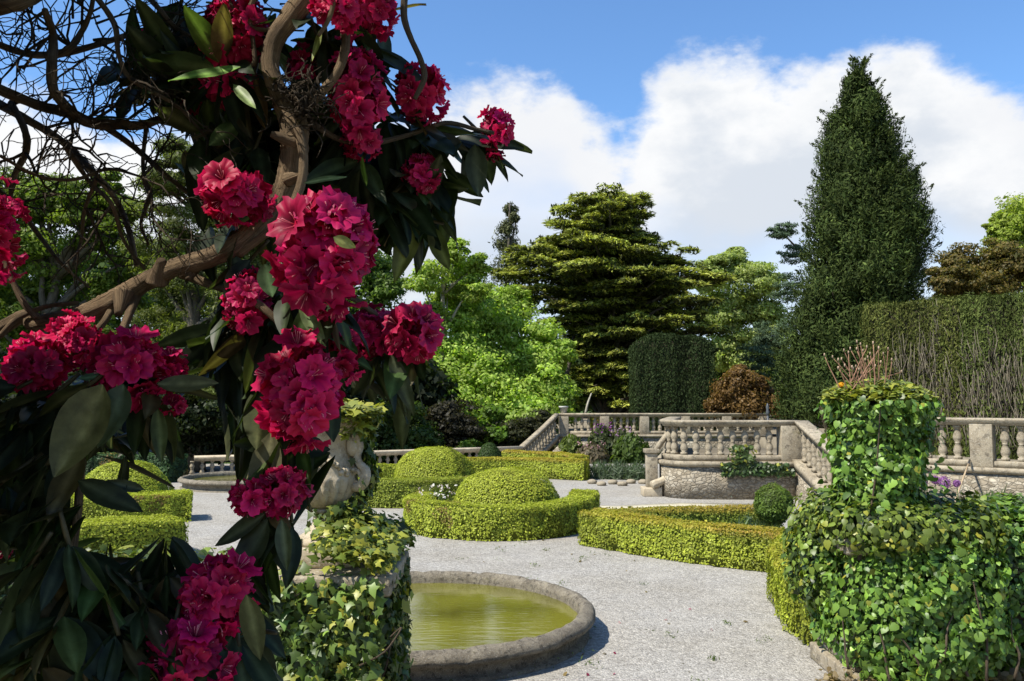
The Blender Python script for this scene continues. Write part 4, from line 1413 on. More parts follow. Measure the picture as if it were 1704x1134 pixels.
# alliums
for k, (px, py, d, r, lab) in enumerate(((1536, 803, 14.6, .075, 'faded mauve allium head, leftmost of the row below the wall'), (1556, 799, 14.3, .07, 'purple allium head in the middle of the row'), (1571, 803, 14.2, .11, 'largest deep purple allium head below the wall'), (1592, 805, 14.5, .06, 'small pinkish allium head by the leaning tool handle'))):
    c = P(px, py, d)
    o = thing('allium', lab, 'flower', (c[0], c[1], 0), 'alliums below the right wall')
    mb = MB()
    tube(mb, [(c[0], c[1], 0), (c[0] + .02, c[1], c[2] * .5), c], [.009, .008, .007], 5, 3, col=(.10, .15, .05))
    mb.build('stem', M['attr'], o)
    mb = MB()
    n = 420
    q = nz(rng.normal(0, 1, (n, 3)))
    leaves(mb, c + q * r * uni(.55, 1.05, (n, 1)), q, .035, tint(n, (.22, .08, .26), (.40, .20, .42), .2), 'diamond', .5, None, .7)
    mb.build('flower_head', M['petal'], o)
# garden tool left leaning on the right wall
a, b = P(1588, 838, 15.0), P(1613, 768, 17.4)
o = thing('garden_tool', 'long wooden handled garden tool leaning on the right wall below its pier', 'tool', (a[0], a[1], 0))
mb = MB()
a2 = a - (b - a) * 0.35
tube(mb, [a2, (a2 + b) / 2, b], [.018, .018, .018], 8, 2)
mb.build('handle', M['wood'], o, smooth=True)
mb = MB()
tube(mb, [b - (b - a) * .08, b + (b - a) * .03], [.022, .022], 8, 1, col=(.03, .03, .03))
mb.build('grip', M['metal'], o)
# small things on the far terrace
p = P(1277, 690, 31.0)
p = P(1277, 670, 25.0)
o = thing('garden_post', 'thin dark ornamental post standing on the bastion terrace', 'post', (p[0], p[1], .86))
mb = MB()
lathe(mb, [(.07, 0), (.07, .08), (.04, .12), (.04, .5), (.055, .52), (.055, .56), (.035, .6), (.03, .95)], (p[0], p[1], .86), 10, col=(.05, .055, .06))
mb.build('shaft', M['metal'], o, smooth=True)
mb = MB()
lathe(mb, [(.03, .95), (.045, 1.0), (.055, 1.06), (.035, 1.12), (.05, 1.2), (.03, 1.26), (.008, 1.32)], (p[0], p[1], .86), 10, col=(.07, .08, .085))
mb.build('finial', M['metal'], o, smooth=True)
o = thing('planter_box', 'small pale square planter on the end pier of the far balustrade', 'planter', (2.02, 33.0, 1.80))
mb = MB()
lathe(mb, [(.11, 0), (.16, .2), (.19, .22), (.19, .27), (.15, .27), (.14, .22)], (2.02, 33.0, 1.785), 4, col=(.5, .5, .46))
mb.build('planter_body', M['attr'], o)
# dead leaning trunk by the cedar
mb = MB()
tube(mb, [P(974, 690, 36), P(978, 672, 36), P(984, 655, 36.3)], [.06, .05, .03], 6, 3)
o = mb.build('dead_stem', M['birch'], origin=P(974, 690, 36))
tag(o, 'thin pale leaning stem under the cedar above the far rail', 'stem')

mb = MB()
n = 60
p = np.c_[uni(-1.2, 3.0, n), uni(6.3, 16, n), np.full(n, .008)]
leaves(mb, p, np.repeat([[0, 0, 1.0]], n, 0), .045 * np.exp(rng.normal(0, .4, n)), tint(n, (.10, .075, .03), (.24, .17, .08), .3), 'oval', .5, None, .5)
n = 900
p = np.c_[uni(2.35, 4.4, n), 6.62 - np.abs(rng.normal(0, .16, n)), uni(.0, .16, n)]
p[:, 2] *= np.clip((p[:, 1] - 6.2) / .35, .05, 1)
p[:, 2] += .01
leaves(mb, p, np.repeat([[0, -.5, 1.0]], n, 0), .055 * np.exp(rng.normal(0, .35, n)), tint(n, (.14, .10, .05), (.32, .25, .14), .3), 'heart', .7, None, .9)
n = 18
p = np.c_[rng.normal(.3, 1.2, n), uni(6.4, 10, n), np.full(n, .01)]
leaves(mb, p, np.repeat([[0, 0, 1.0]], n, 0), .035, tint(n, (.30, .02, .08), (.45, .08, .16), .3), 'oval', .8, None, .7)
kind(mb.build('fallen_leaves', M['leaf']), 'stuff')
mb = MB()
for k in range(60):
    if k < 26:
        a = uni(-2.2, 1.2)
        c = np.array([-.86 + 1.56 * math.cos(a), 8.28 + 1.56 * math.sin(a), 0]) + rng.normal(0, .03, 3) * (1, 1, 0)
    else:
        c = np.array([uni(-.8, 2.6), uni(6.8, 13.5), 0])
        if math.hypot(c[0] + .86, c[1] - 8.28) < 1.75:
            continue
    m = 16
    r = uni(.02, .07)
    leaves(mb, c + rng.normal(0, r, (m, 3)) * (1, 1, .3) + (0, 0, .02), rng.normal(0, 1, (m, 3)) + (0, 0, .8), uni(.025, .05), tint(m, (.06, .10, .02), (.13, .18, .035), .2), 'spray', .4, np.repeat([[0, 0, .7]], m, 0), .8)
kind(mb.build('weeds', M['leaf']), 'stuff')

# ------------------------------------------------------------------ left pedestal, urn, wing wall
PX, PY, PZ = -1.19, 5.62, 1.15
def pedestal(label, cx, cy, hw=.40):
    o = thing('pedestal', label, 'pedestal', (cx, cy, 0), 'urn pedestals')
    mb = MB()
    box(mb, (cx - hw - .05, cy - hw - .05, 0.001), (cx + hw + .05, cy + hw + .05, .14))
    mb.build('base', M['stone'], o, bevel=.015)
    mb = MB()
    box(mb, (cx - hw, cy - hw, .143), (cx + hw, cy + hw, PZ - .123))
    mb.build('shaft', M['rubble'], o, bevel=.01)
    mb = MB()
    box(mb, (cx - hw - .06, cy - hw - .06, PZ - .12), (cx + hw + .06, cy + hw + .06, PZ))
    mb.build('cap', M['stone'], o, bevel=.018)
    return o


pedestal('square rubble pedestal under the left urn, smothered in yellow green ivy', PX, PY)
RPX, RPY = 3.02, 7.0
pedestal('right urn pedestal buried under a mound of glossy ivy', RPX, RPY)


def urn(label, cx, cy, z0, rot=0.3):
    q_ = .86
    o = thing('stone_urn', label, 'urn', (cx, cy, z0), 'stone urns on pedestals')
    mb = MB()
    box(mb, (cx - .215, cy - .215, z0 + .003), (cx + .215, cy + .215, z0 + .125), .05)
    mb.build('plinth', M['pale'], o, bevel=.015)
    mb = MB()
    lathe(mb, [(r * q_, z) for r, z in [(.215, .128), (.215, .16), (.19, .175), (.15, .195), (.11, .225), (.085, .27), (.08, .31), (.095, .325), (.115, .335), (.115, .352), (.09, .36)]], (cx, cy, z0), 40)
    mb.build('foot', M['pale'], o, smooth=True)
    mb = MB()

    def gad(rr, z, a):
        k = np.clip((z - .37) / .04, 0, 1) * np.clip((.565 - z) / .03, 0, 1)
        tongue = np.abs(np.cos(9 * (a + rot)))
        return rr * (1 + .14 * k * (tongue - .6))
    zs = np.linspace(.36, .56, 16)
    rs = np.interp(zs, [.36, .39, .43, .48, .53, .56], [.095, .15, .195, .225, .24, .245])
    prof = list(zip(rs, zs)) + [(.236, .572), (.236, .60), (.225, .64), (.205, .68), (.195, .73), (.195, .80), (.205, .86), (.225, .90), (.25, .925), (.262, .93), (.285, .94), (.29, .955), (.285, .975), (.25, .98), (.20, .965), (.19, .90)]
    prof = [(r * q_, z) for r, z in prof]
    lathe(mb, prof, (cx, cy, z0), 90, gad)
    bowl = mb.build('bowl', M['pale'], o, smooth=True)
    # rim of egg ornaments
    bm = bmesh.new()
    bmesh.ops.create_icosphere(bm, subdivisions=2, radius=1.0)
    SV = np.array([v.co[:] for v in bm.verts])
    SF = np.array([[v.index for v in f.verts] for f in bm.faces])
    bm.free()
    mb = MB()
    for i in range(34):
        a = i / 34 * 2 * math.pi
        mb.add(SV * (.018, .018, .022) + np.array([cx + .262 * q_ * math.cos(a), cy + .262 * q_ * math.sin(a), z0 + .915]), [SF])
    mb.build('rim_beading', M['pale'], bowl, smooth=True)
    # swags of fruit round the shoulder
    mb = MB()
    for sw in range(4):
        for i in range(26):
            f = i / 25
            a = rot + (sw + f) * math.pi / 2
            zz = .70 - .10 * math.sin(math.pi * f)
            rr = (.222 + .02 * math.sin(math.pi * f)) * q_
            q = np.array([cx + rr * math.cos(a), cy + rr * math.sin(a), z0 + zz]) + rng.normal(0, .008, 3)
            mb.add(SV * uni(.011, .02) * (1 + .2 * wob(SV + i, 2))[:, None] + q, [SF])
    mb.build('garland', M['pale'], bowl, smooth=True)
    # scrolled handles with a mask at the root
    for a in (rot - .55, rot - .55 + math.pi):
        ca, sa = math.cos(a), math.sin(a)
        mb = MB()
        pr = [(.235, .50), (.29, .50), (.335, .545), (.335, .61), (.29, .65), (.27, .70), (.285, .76), (.27, .82), (.235, .83)]
        tube(mb, [(cx + r * q_ * ca, cy + r * q_ * sa, z0 + z) for r, z in pr], [.03, .034, .036, .032, .026, .026, .028, .026, .02], 10, 5, .02)
        sc = [(.27 + .035 * math.cos(t), .565 + .035 * math.sin(t)) for t in np.linspace(0, 5, 8)]
        tube(mb, [(cx + r * q_ * ca, cy + r * q_ * sa, z0 + z) for r, z in sc], np.linspace(.022, .01, 8), 8, 3)
        q = np.array([cx + .235 * q_ * ca, cy + .235 * q_ * sa, z0 + .76])
        mb.add(SV * (.05, .05, .07) * (1 + .12 * wob(SV * 2 + a, 2.5))[:, None] + q, [SF])
        mb.build('handle', M['pale'], o, smooth=True)
    mb = MB()
    lathe(mb, [(.16, .93), (.1, .95), (.02, .97)], (cx, cy, z0), 20, col=(.06, .045, .03))
    mb.build('soil', M['attr'], o)
    return o


urn('carved pale stone urn with gadrooned bowl and scroll handles behind the rhododendron', PX - .05, PY, PZ)
urn('right stone urn hidden inside a column of ivy', RPX, RPY, PZ)
# wing walls
for lab, x0, x1, y in (('low wing wall left of the left pedestal, dark with ivy', -7.5, PX - .41, 5.62), ('low wing wall right of the ivy pedestal', RPX + .41, 9.0, 7.05)):
    o = thing('wing_wall', lab, 'wall', ((x0 + x1) / 2, y, 0))
    mb = MB()
    box(mb, (x0, y - .22, .001), (x1, y + .22, 1.0))
    mb.build('masonry', M['rubble'], o, bevel=.01)
    mb = MB()
    box(mb, (x0, y - .27, 1.003), (x1, y + .27, 1.09))
    mb.build('coping', M['stone'], o, bevel=.015)


# ------------------------------------------------------------------ ivy
def ivy_patch(mb, pos, nl, size, ca, cb, tmpl='ivy', yellow=0.08, spread=.25, thick=.06, down=1.0):
    n = len(pos)
    pos = pos + nl * uni(0, thick, (n, 1)) + rng.normal(0, .012, (n, 3))
    cl = tint(n, ca, cb, spread)
    yl = rng.random(n) < yellow
    cl[yl] = tint(yl.sum(), (.22, .25, .03), (.38, .36, .05), .15)
    ax = np.repeat(np.array([[0, 0, -down]]), n, 0) + nl * .35
    leaves(mb, pos, nl + np.array([0, 0, .35]), size * np.minimum(np.exp(rng.normal(-.05, .36, n)), 1.75), cl, tmpl, 1.0, ax, .85)


def face_pts(n, lo, hi, ax, sgn):
    p = np.array(lo) + (np.array(hi) - np.array(lo)) * rng.random((n, 3))
    nl = np.zeros((n, 3))
    nl[:, ax] = sgn
    p[:, ax] = hi[ax] if sgn > 0 else lo[ax]
    return p, nl


def cull(pos, nl, f, thr):
    k = wob(pos, f) > thr
    return pos[k], nl[k]


IVA, IVB = (.028, .055, .012), (.085, .135, .025)
# left pedestal
o = thing('ivy', 'yellow green ivy covering the left pedestal and creeping up its urn', 'ivy', (PX, PY - .5, 0), 'ivy on the pedestals and walls')
mb = MB()
hw = .41
p, nl = face_pts(2600, (PX - hw, PY - hw, .12), (PX + hw, PY + hw, 1.12), 1, -1)
k = ~((p[:, 0] > PX + .24) & (p[:, 2] < .5) & (rng.random(len(p)) < .85))
ivy_patch(mb, p[k], nl[k], .064, IVA, (.12, .18, .03), 'ivy', .14, .4, .12)
p, nl = face_pts(1500, (PX - hw, PY - hw, .2), (PX + hw, PY + hw, 1.12), 0, 1)
ivy_patch(mb, p, nl, .06, (.03, .055, .013), (.08, .12, .024), 'ivy', .08, .3, .06)
p, nl = face_pts(500, (PX - hw, PY - hw, .2), (PX + hw, PY + hw, 1.12), 0, -1)
ivy_patch(mb, p, nl, .075, IVA, IVB, 'ivy', .04)
# heaped on the cap to the right of the urn
n = 3600
p = np.c_[PX + uni(-.46, .47, n), PY + uni(-.47, .45, n), np.zeros(n)]
dx = np.clip((p[:, 0] - (PX - .05)) / .5, 0, 1)
dist = np.hypot(p[:, 0] - PX - .05, p[:, 1] - PY)
hgt = np.maximum(0, .34 - .48 * np.abs(dist - .12)) * (dx > 0)
p[:, 2] = PZ + hgt * rng.random(n) ** .5
k = (dx > 0.02) & ((p[:, 0] > PX + .1) | (rng.random(n) < .5)) | (rng.random(n) < .06)
nl = nz(np.c_[p[k, 0] - PX, p[k, 1] - PY, np.full(k.sum(), .5)])
ivy_patch(mb, p[k], nl, .05, (.06, .10, .018), (.21, .24, .04), 'ivy', .35, .3, .06, .6)
# up the stem and right side of the urn
n = 900
z = uni(.14, .95, n)
rr = np.interp(z, [.14, .3, .4, .56, .7, .85, .95], [.19, .09, .165, .225, .19, .20, .26]) + .02
a = rng.normal(.45, .42, n)
low = z < .38
a[low] = rng.normal(-.5, 1.1, low.sum())
p = np.c_[PX + rr * np.cos(a), PY + rr * np.sin(a), PZ + z]
nl = np.c_[np.cos(a), np.sin(a), 0 * a]
ivy_patch(mb, p, nl, .046, (.04, .07, .014), (.11, .16, .03), 'ivy', .12, .3, .06)
# yellow tangle on the rim
n = 700
a = uni(0, 2 * math.pi, n)
rr = np.sqrt(uni(0, 1, n)) * .29
p = np.c_[PX + rr * np.cos(a) + .03, PY + rr * np.sin(a), PZ + .97 + .09 * rng.random(n) * (1 - rr / .4)]
a2 = uni(-1.2, .9, 240)
p2 = np.c_[PX + .26 * np.cos(a2), PY + .26 * np.sin(a2), PZ + .96 - .14 * rng.random(240) ** 2]
p = np.vstack([p, p2])
ivy_patch(mb, p, np.repeat([[0, -.3, 1.0]], len(p), 0), .055, (.12, .15, .025), (.30, .30, .05), 'ivy', .45, .3, .03, .4)
mb.build('ivy_leaves', M['ivy'], o)
mb = MB()
for i in range(46):
    x = PX + uni(-.4, .42)
    b0 = np.array([x, PY - hw - .02, uni(.15, .6)])
    b1 = b0 + np.array([uni(-.2, .2), uni(-.03, .0), uni(.25, .5)])
    tube(mb, limb_path(b0, b1, .12, 3), [.008, .006, .005, .003], 5, 3)
for i in range(4):
    a = uni(.0, .8)
    tube(mb, [(PX + .12 * math.cos(a), PY + .12 * math.sin(a), PZ + .2), (PX + .26 * math.cos(a), PY + .26 * math.sin(a), PZ + .52), (PX + .25 * math.cos(a + .1), PY + .25 * math.sin(a + .1), PZ + .75), (PX + .3 * math.cos(a + .15), PY + .3 * math.sin(a + .15), PZ + .98)], [.006, .005, .004, .003], 5, 4)
tube(mb, [P(650, 1060, 5.1), P(668, 1045, 5.05), P(640, 1085, 5.05), P(598, 1108, 5.1)], [.005, .005, .006, .006], 5, 4)
mb.build('ivy_stems', M['twig'], o)

# wing wall ivy
o = thing('ivy', 'dark shaded ivy blanketing the left wing wall', 'ivy', (-3.4, 5.4, 0), 'ivy on the pedestals and walls')
mb = MB()
p, nl = face_pts(5200, (-5.6, 5.38, .05), (PX - .4, 5.86, 1.1), 1, -1)
ivy_patch(mb, p, nl, .068, (.022, .045, .011), (.055, .09, .02), 'ivy', .02, .3, .16)
p, nl = face_pts(1100, (-5.6, 5.36, .05), (PX - .4, 5.88, 1.1), 2, 1)
ivy_patch(mb, p, nl, .07, IVA, (.13, .17, .03), 'ivy', .15, .3, .12, .3)
mb.build('ivy_leaves', M['ivy'], o)

# right ivy mound
o = thing('ivy', 'big glossy ivy mound swallowing the right pedestal and its urn', 'ivy', (RPX, RPY - .6, 0), 'ivy on the pedestals and walls')
mb = MB()


def superbox(n, c, h, pw=5.0):
    d_ = nz(rng.normal(0, 1, (n, 3)))
    f = (np.abs(d_ / 1.0) ** pw).sum(1) ** (-1 / pw)
    pos = d_ * f[:, None] * np.array(h)
    g = nz(np.sign(pos) * np.abs(pos / np.array(h)) ** (pw - 1) / np.array(h))
    return pos + np.array(c), g


def mound(n, c, h, size, ca, cb, yellow, pw=4.0, amp=.1, zmin=.1, tmpl='heart', inner=True):
    p, g = superbox(n, c, h, pw)
    p = p + g * (wob(p, 2.3) * amp + wob(p, 6.0) * amp * .6)[:, None]
    k = p[:, 2] > zmin + .08 * wob(p, 3)
    ivy_patch(mb, p[k], g[k], size, ca, cb, tmpl, yellow, .3, .10, .8)
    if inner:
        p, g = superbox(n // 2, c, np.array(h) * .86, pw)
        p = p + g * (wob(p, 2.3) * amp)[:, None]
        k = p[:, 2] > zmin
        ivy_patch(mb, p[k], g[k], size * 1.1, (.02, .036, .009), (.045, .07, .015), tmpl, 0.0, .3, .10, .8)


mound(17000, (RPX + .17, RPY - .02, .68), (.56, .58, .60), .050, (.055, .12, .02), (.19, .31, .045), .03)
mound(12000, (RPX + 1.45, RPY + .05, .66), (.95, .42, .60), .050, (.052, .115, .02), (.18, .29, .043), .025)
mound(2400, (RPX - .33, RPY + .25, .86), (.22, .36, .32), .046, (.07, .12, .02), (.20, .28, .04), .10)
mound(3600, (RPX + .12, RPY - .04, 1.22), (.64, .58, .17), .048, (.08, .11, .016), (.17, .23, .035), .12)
# column round the urn
n = 9500
z = uni(1.15, 2.2, n)
rr = np.interp(z, [1.15, 1.45, 1.8, 2.05, 2.2], [.36, .26, .26, .29, .36])
a = uni(0, 2 * math.pi, n)
p = np.c_[RPX + rr * np.cos(a), RPY + rr * np.sin(a), z]
nl = np.c_[np.cos(a), np.sin(a), 0 * a]
p = p + nl * (wob(p, 3.2) * .055)[:, None]
sp_ = rng.integers(0, n, 90)
spr = np.vstack([p[sp_] + nl[sp_] * f_ + np.c_[0 * sp_, 0 * sp_, rng.normal(-.02, .05, 90)] for f_ in (.06, .11, .16)])
p = np.vstack([p + nl * (wob(p, 6.0) * .05)[:, None], spr])
nl = np.vstack([nl] + [nl[sp_]] * 3)
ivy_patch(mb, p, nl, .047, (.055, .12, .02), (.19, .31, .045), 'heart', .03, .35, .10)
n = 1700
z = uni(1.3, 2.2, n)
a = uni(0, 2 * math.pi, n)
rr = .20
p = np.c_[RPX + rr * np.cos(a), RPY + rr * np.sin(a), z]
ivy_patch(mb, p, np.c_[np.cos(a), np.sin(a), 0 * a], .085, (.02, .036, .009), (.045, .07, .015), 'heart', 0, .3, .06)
n = 2600
a = uni(0, 2 * math.pi, n)
rr = np.sqrt(uni(0, 1, n)) * .43
p = np.c_[RPX + rr * np.cos(a), RPY + rr * np.sin(a) * .9, 2.24 + .13 * rng.random(n) * (1 - (rr / .47) ** 2) - .12 * np.maximum(0, rr - .33) * 5 * rng.random(n)]
ivy_patch(mb, p, np.repeat([[0, -.2, 1.0]], n, 0), .045, (.10, .14, .022), (.24, .26, .045), 'heart', .30, .3, .03, .5)
mb.build('ivy_leaves', M['ivy'], o)
mb = MB()
for i in range(14):
    b0 = np.array([RPX + uni(-.7, 1.9), RPY - uni(.5, .68), uni(.1, .3)])
    b1 = b0 + np.array([uni(-.3, .3), uni(.0, .06), uni(.3, .8)])
    tube(mb, limb_path(b0, b1, .12, 3), [.012, .009, .007, .004], 5, 3)
for i in range(5):
    a = uni(0, 6.28)
    tube(mb, [(RPX + .40 * math.cos(a), RPY + .40 * math.sin(a), 1.2), (RPX + .36 * math.cos(a + .2), RPY + .36 * math.sin(a + .2), 1.7), (RPX + .45 * math.cos(a + .3), RPY + .45 * math.sin(a + .3), 2.2)], [.009, .007, .004], 5, 4)
mb.build('ivy_stems', M['twig'], o)
# dry stems standing in the right urn
o = thing('dry_stems', 'bare reddish dry stems standing in the top of the ivy urn', 'plant', (RPX, RPY, 2.15))
mb = MB()
for px, py, bx in ((1372, 592, 1400), (1395, 600, 1412), (1412, 588, 1416), (1426, 570, 1440), (1432, 574, 1448), (1440, 600, 1446), (1453, 572, 1456), (1462, 580, 1462), (1466, 604, 1458), (1478, 582, 1470), (1484, 600, 1475), (1418, 612, 1425), (1448, 590, 1462), (1470, 590, 1480), (1436, 585, 1432)) + tuple((1430 + rng.normal(0, 26), uni(575, 625), 1440 + rng.normal(0, 20)) for _ in range(16)):
    dd_ = RPY + uni(-.25, .25)
    b0, b1 = P(bx, 655, dd_), P(px, py, dd_ + uni(-.08, .08))
    g = uni(.75, 1.25)
    tube(mb, limb_path(b0, b1, .03, 3), [.0055, .005, .004, .003], 5, 2, col=np.array((.27, .15, .095)) * g)
    tube(mb, [b1 - (0, 0, .005), b1 + (0, 0, .02)], [.0075, .005], 5, 1, col=np.array((.36, .26, .18)) * g)
mb.build('stems', M['attr'], o)
mb = MB()
c = P(1400, 640, RPY - .4)
q = nz(rng.normal(0, 1, (24, 3)))
leaves(mb, c + q * .014, q, .03, tint(24, (.75, .42, .02), (.85, .55, .04), .1), 'oval', .6, None, .4)
mb.build('yellow_flower', M['petal'], o)
# ivy on the bastion face
o = thing('ivy', 'strip of dark ivy hanging under the bastion cornice', 'ivy', (5.6, 19.2, .5), 'ivy on the pedestals and walls')
mb = MB()
n = 1100
p = np.c_[uni(4.75, 6.7, n), np.full(n, 19.22), .80 - .24 * rng.random(n) ** 1.3]
nl = np.repeat([[0, -1.0, 0]], n, 0)
k = wob(p, 2.2) > -.35
ivy_patch(mb, p[k], nl[k], .085, (.025, .05, .014), (.06, .10, .025), 'ivy', .03, .3, .07)
n = 260
p = np.c_[rng.normal(5.2, .12, n), np.full(n, 19.2), .86 + .35 * rng.random(n) ** 1.5]
ivy_patch(mb, p, np.repeat([[0, -1.0, 0]], n, 0), .08, (.04, .07, .016), (.09, .13, .03), 'ivy', .1, .3, .1)
mb.build('ivy_leaves', M['ivy'], o)

# ------------------------------------------------------------------ the rhododendron in the foreground
RH0 = np.array([-2.6, 2.1, 0.6])
rh = thing('rhododendron', 'old rhododendron with twisting trunk, dark drooping leaves and crimson flower trusses', 'rhododendron', RH0)


def px_tube(mb, pts, d, k=8, sub=5, rough=.04):
    """pts: (px, py, r_px[, dd])"""
    Q = [P(p[0], p[1], d + (p[3] if len(p) > 3 else 0)) for p in pts]
    rad = [p[2] * (d + (p[3] if len(p) > 3 else 0)) / 1400 for p in pts]
    tube(mb, Q, rad, k, sub, rough)


def bark_tube(mb, pts, rad, k=30, sub=16, twist=3.2, amp=.13):
    n0 = len(mb.v)
    tube(mb, pts, rad, k, sub)
    V, C = mb.v[-1], mb.c[-1]
    m = len(V) // k
    V3 = V.reshape(m, k, 3)
    cen = V3.mean(1, keepdims=True)
    ln = C.reshape(m, k, 3)[:, :, 2]
    ang = np.arange(k)[None] / k * 2 * math.pi + twist * ln
    q = np.stack([np.cos(ang) * 1.5, np.sin(ang) * 1.5, ln * 3.2], -1)
    q2 = np.stack([np.cos(ang) * 4, np.sin(ang) * 4, ln * 7], -1)
    f = 1 + amp * (1 - 2 * np.abs(wob(q, 1.6))) + amp * .45 * wob(q2, 2.0) + .06 * rng.normal(0, 1, (m, k)) * .5
    mb.v[-1] = (cen + (V3 - cen) * f[..., None]).reshape(-1, 3)
    mb.c[-1] = np.stack([np.cos(ang), np.sin(ang), ln], -1).reshape(-1, 3)


mb = MB()
d = 1.85
Q = [RH0, np.array([-2.35, 2.0, 1.25]), np.array([-1.75, 1.95, 1.95])] + [P(x, y, d + q) for x, y, q in
     ((0, 548, .05), (60, 540, .03), (120, 528, 0), (170, 510, 0), (220, 482, 0), (285, 448, -.03), (360, 425, -.05), (420, 385, -.03), (468, 330, 0), (487, 270, 0), (490, 215, 0), (478, 175, .02))]
rad = [.075, .062, .05] + [r * d / 1400 for r in (12, 13, 15, 17, 15, 14, 15, 16, 18, 20, 22, 21)]
bark_tube(mb, Q, rad)
trunk_ = mb.build('trunk', M['bark'], rh, smooth=True)
for (x, y, r_, a_) in ((262, 470, 12, 1.2), (330, 432, 9, -1.8), (452, 345, 10, 2.6), (478, 300, 8, .2), (205, 488, 11, -1.5), (492, 238, 9, 2.9), (395, 395, 9, -2.2)):
    c0 = P(x, y, d - .02)
    t_ = np.array([math.cos(a_), -.5, math.sin(a_)])
    mb = MB()
    bark_tube(mb, [c0, c0 + t_ * .025, c0 + t_ * .05], [r_ * 1.5 * d / 1400, r_ * d / 1400, r_ * .55 * d / 1400], k=12, sub=5)
    mb.build('knot', M['bark'], trunk_, smooth=True)
BR = [
    [(485, 190, 22), (462, 150, 17), (450, 110, 16), (457, 70, 17), (480, 35, 19), (512, -5, 21), (560, -60, 22)],
    [(502, 190, 8), (535, 155, 8), (562, 120, 8), (575, 80, 8), (572, 40, 8), (560, 0, 8), (545, -40, 8)],
    [(496, 215, 9, -.04), (505, 260, 8, -.05), (500, 310, 8, -.06), (482, 350, 8, -.07), (455, 380, 7, -.07), (425, 402, 7, -.06), (396, 424, 8, -.05)],
    [(690, 165, 4), (706, 130, 5), (700, 100, 5), (682, 60, 5), (672, 25, 6), (675, -30, 6)],
    [(512, 200, 6), (560, 230, 5, .1), (610, 240, 5, .15), (680, 225, 4, .2), (740, 205, 4, .25), (790, 215, 3.5, .3), (822, 222, 3, .3)],
    [(300, 455, 9), (340, 470, 8), (420, 500, 7, -.1), (480, 560, 6, -.1), (500, 640, 5, -.1), (460, 740, 5, -.1), (445, 830, 4, -.1)],
    [(480, 330, 6, .05), (560, 470, 5, .1), (600, 505, 5, .12), (650, 540, 4, .15), (690, 560, 3.5, .15)],
    [(230, 485, 8), (200, 560, 7, -.1), (170, 640, 7, -.2), (140, 740, 7, -.25), (130, 850, 7, -.3), (120, 960, 8, -.3), (140, 1150, 9, -.3)],
    [(0, 690, 8, -.1), (60, 650, 8, -.1), (110, 600, 7, -.1), (170, 540, 6, -.05), (190, 505, 6, 0)],
    [(430, -20, 5), (415, 20, 5), (420, 60, 4), (424, 100, 4), (415, 112, 3)],
    [(372, -10, 4), (392, 20, 4), (410, 42, 4), (440, 50, 3.5), (470, 44, 3)],
    [(150, 960, 5, -.2), (210, 965, 5, -.2), (270, 990, 5, -.2), (300, 1040, 4, -.2), (316, 1090, 4, -.2), (310, 1150, 4, -.2)],
    [(270, 985, 4, -.2), (310, 975, 4, -.2), (350, 985, 3, -.2)],
    [(-10, 400, 5), (6, 430, 5), (22, 470, 5), (40, 505, 6), (62, 530, 6)],
    [(0, 560, 5), (30, 530, 5), (80, 510, 4), (130, 505, 4)],
    [(560, -20, 5, -.1), (548, 30, 4, -.1), (530, 60, 3, -.1)],
]
for b in BR:
    mb = MB()
    px_tube(mb, b, 1.86, 9, 5, .05)
    mb.build('branch', M['twig' if b in BR[3:5] else 'bark'], rh, smooth=True)  # two branches take the darker twig bark to stand for their shade

# tangle of bare branches at the top left
LIMBS = [
    [(-30, 140, 9), (60, 172, 9), (110, 190, 9), (150, 206, 10), (200, 207, 9), (240, 205, 8), (290, 188, 6), (345, 152, 4)],
    [(-30, 158, 8), (30, 190, 8), (70, 215, 7), (110, 245, 7), (160, 290, 6), (195, 335, 5), (215, 385, 5), (228, 440, 4)],
    [(75, 20, 6), (88, 60, 7), (86, 110, 9), (92, 150, 9), (115, 185, 9), (150, 204, 8)],
    [(20, 170, 6), (42, 220, 6), (44, 255, 6), (30, 285, 5), (18, 320, 4), (14, 370, 3)],
    [(-30, 62, 6), (40, 85, 6), (100, 92, 6), (170, 74, 5), (240, 52, 5), (300, 44, 4), (345, 42, 3)],
    [(170, 208, 6), (225, 245, 5), (280, 295, 4), (340, 350, 3), (380, 400, 2)],
    [(110, 245, 5), (150, 300, 4), (185, 340, 4), (205, 400, 3), (240, 450, 3)],
    [(88, 98, 5), (115, 78, 6), (135, 55, 5), (150, 20, 4), (160, -20, 4)],
    [(-30, 300, 4), (25, 335, 4), (60, 385, 4), (100, 440, 3), (150, 480, 2)],
    [(245, 205, 4), (238, 280, 3), (250, 330, 3), (235, 370, 3), (245, 410, 2)],
    [(-20, 10, 18), (30, 8, 15), (75, -15, 12)],
    [(150, -20, 5), (190, 40, 5), (200, 90, 4), (215, 130, 4), (280, 170, 3)],
    [(240, -20, 5), (270, 20, 5), (290, 45, 4), (330, 70, 3)],
    [(0, 260, 3), (60, 290, 3), (120, 300, 3), (180, 280, 3), (240, 300, 2)],
    [(160, 300, 4), (140, 350, 3), (135, 400, 3), (120, 440, 2)],
]
twig_src = []
for b in LIMBS:
    mb = MB()
    dz = uni(-.25, .35)
    b = [(x + rng.normal(0, 2), y + rng.normal(0, 2), r, dz + rng.normal(0, .04)) for x, y, r in b]
    px_tube(mb, b, 2.1, 7, 5, .08)
    mb.build('branch', M['bark'], rh, smooth=True)
    twig_src += [(x, y, 2.1 + q, b[min(i + 1, len(b) - 1)][0] - x, b[min(i + 1, len(b) - 1)][1] - y) for i, (x, y, r, q) in enumerate(b)]
mb = MB()


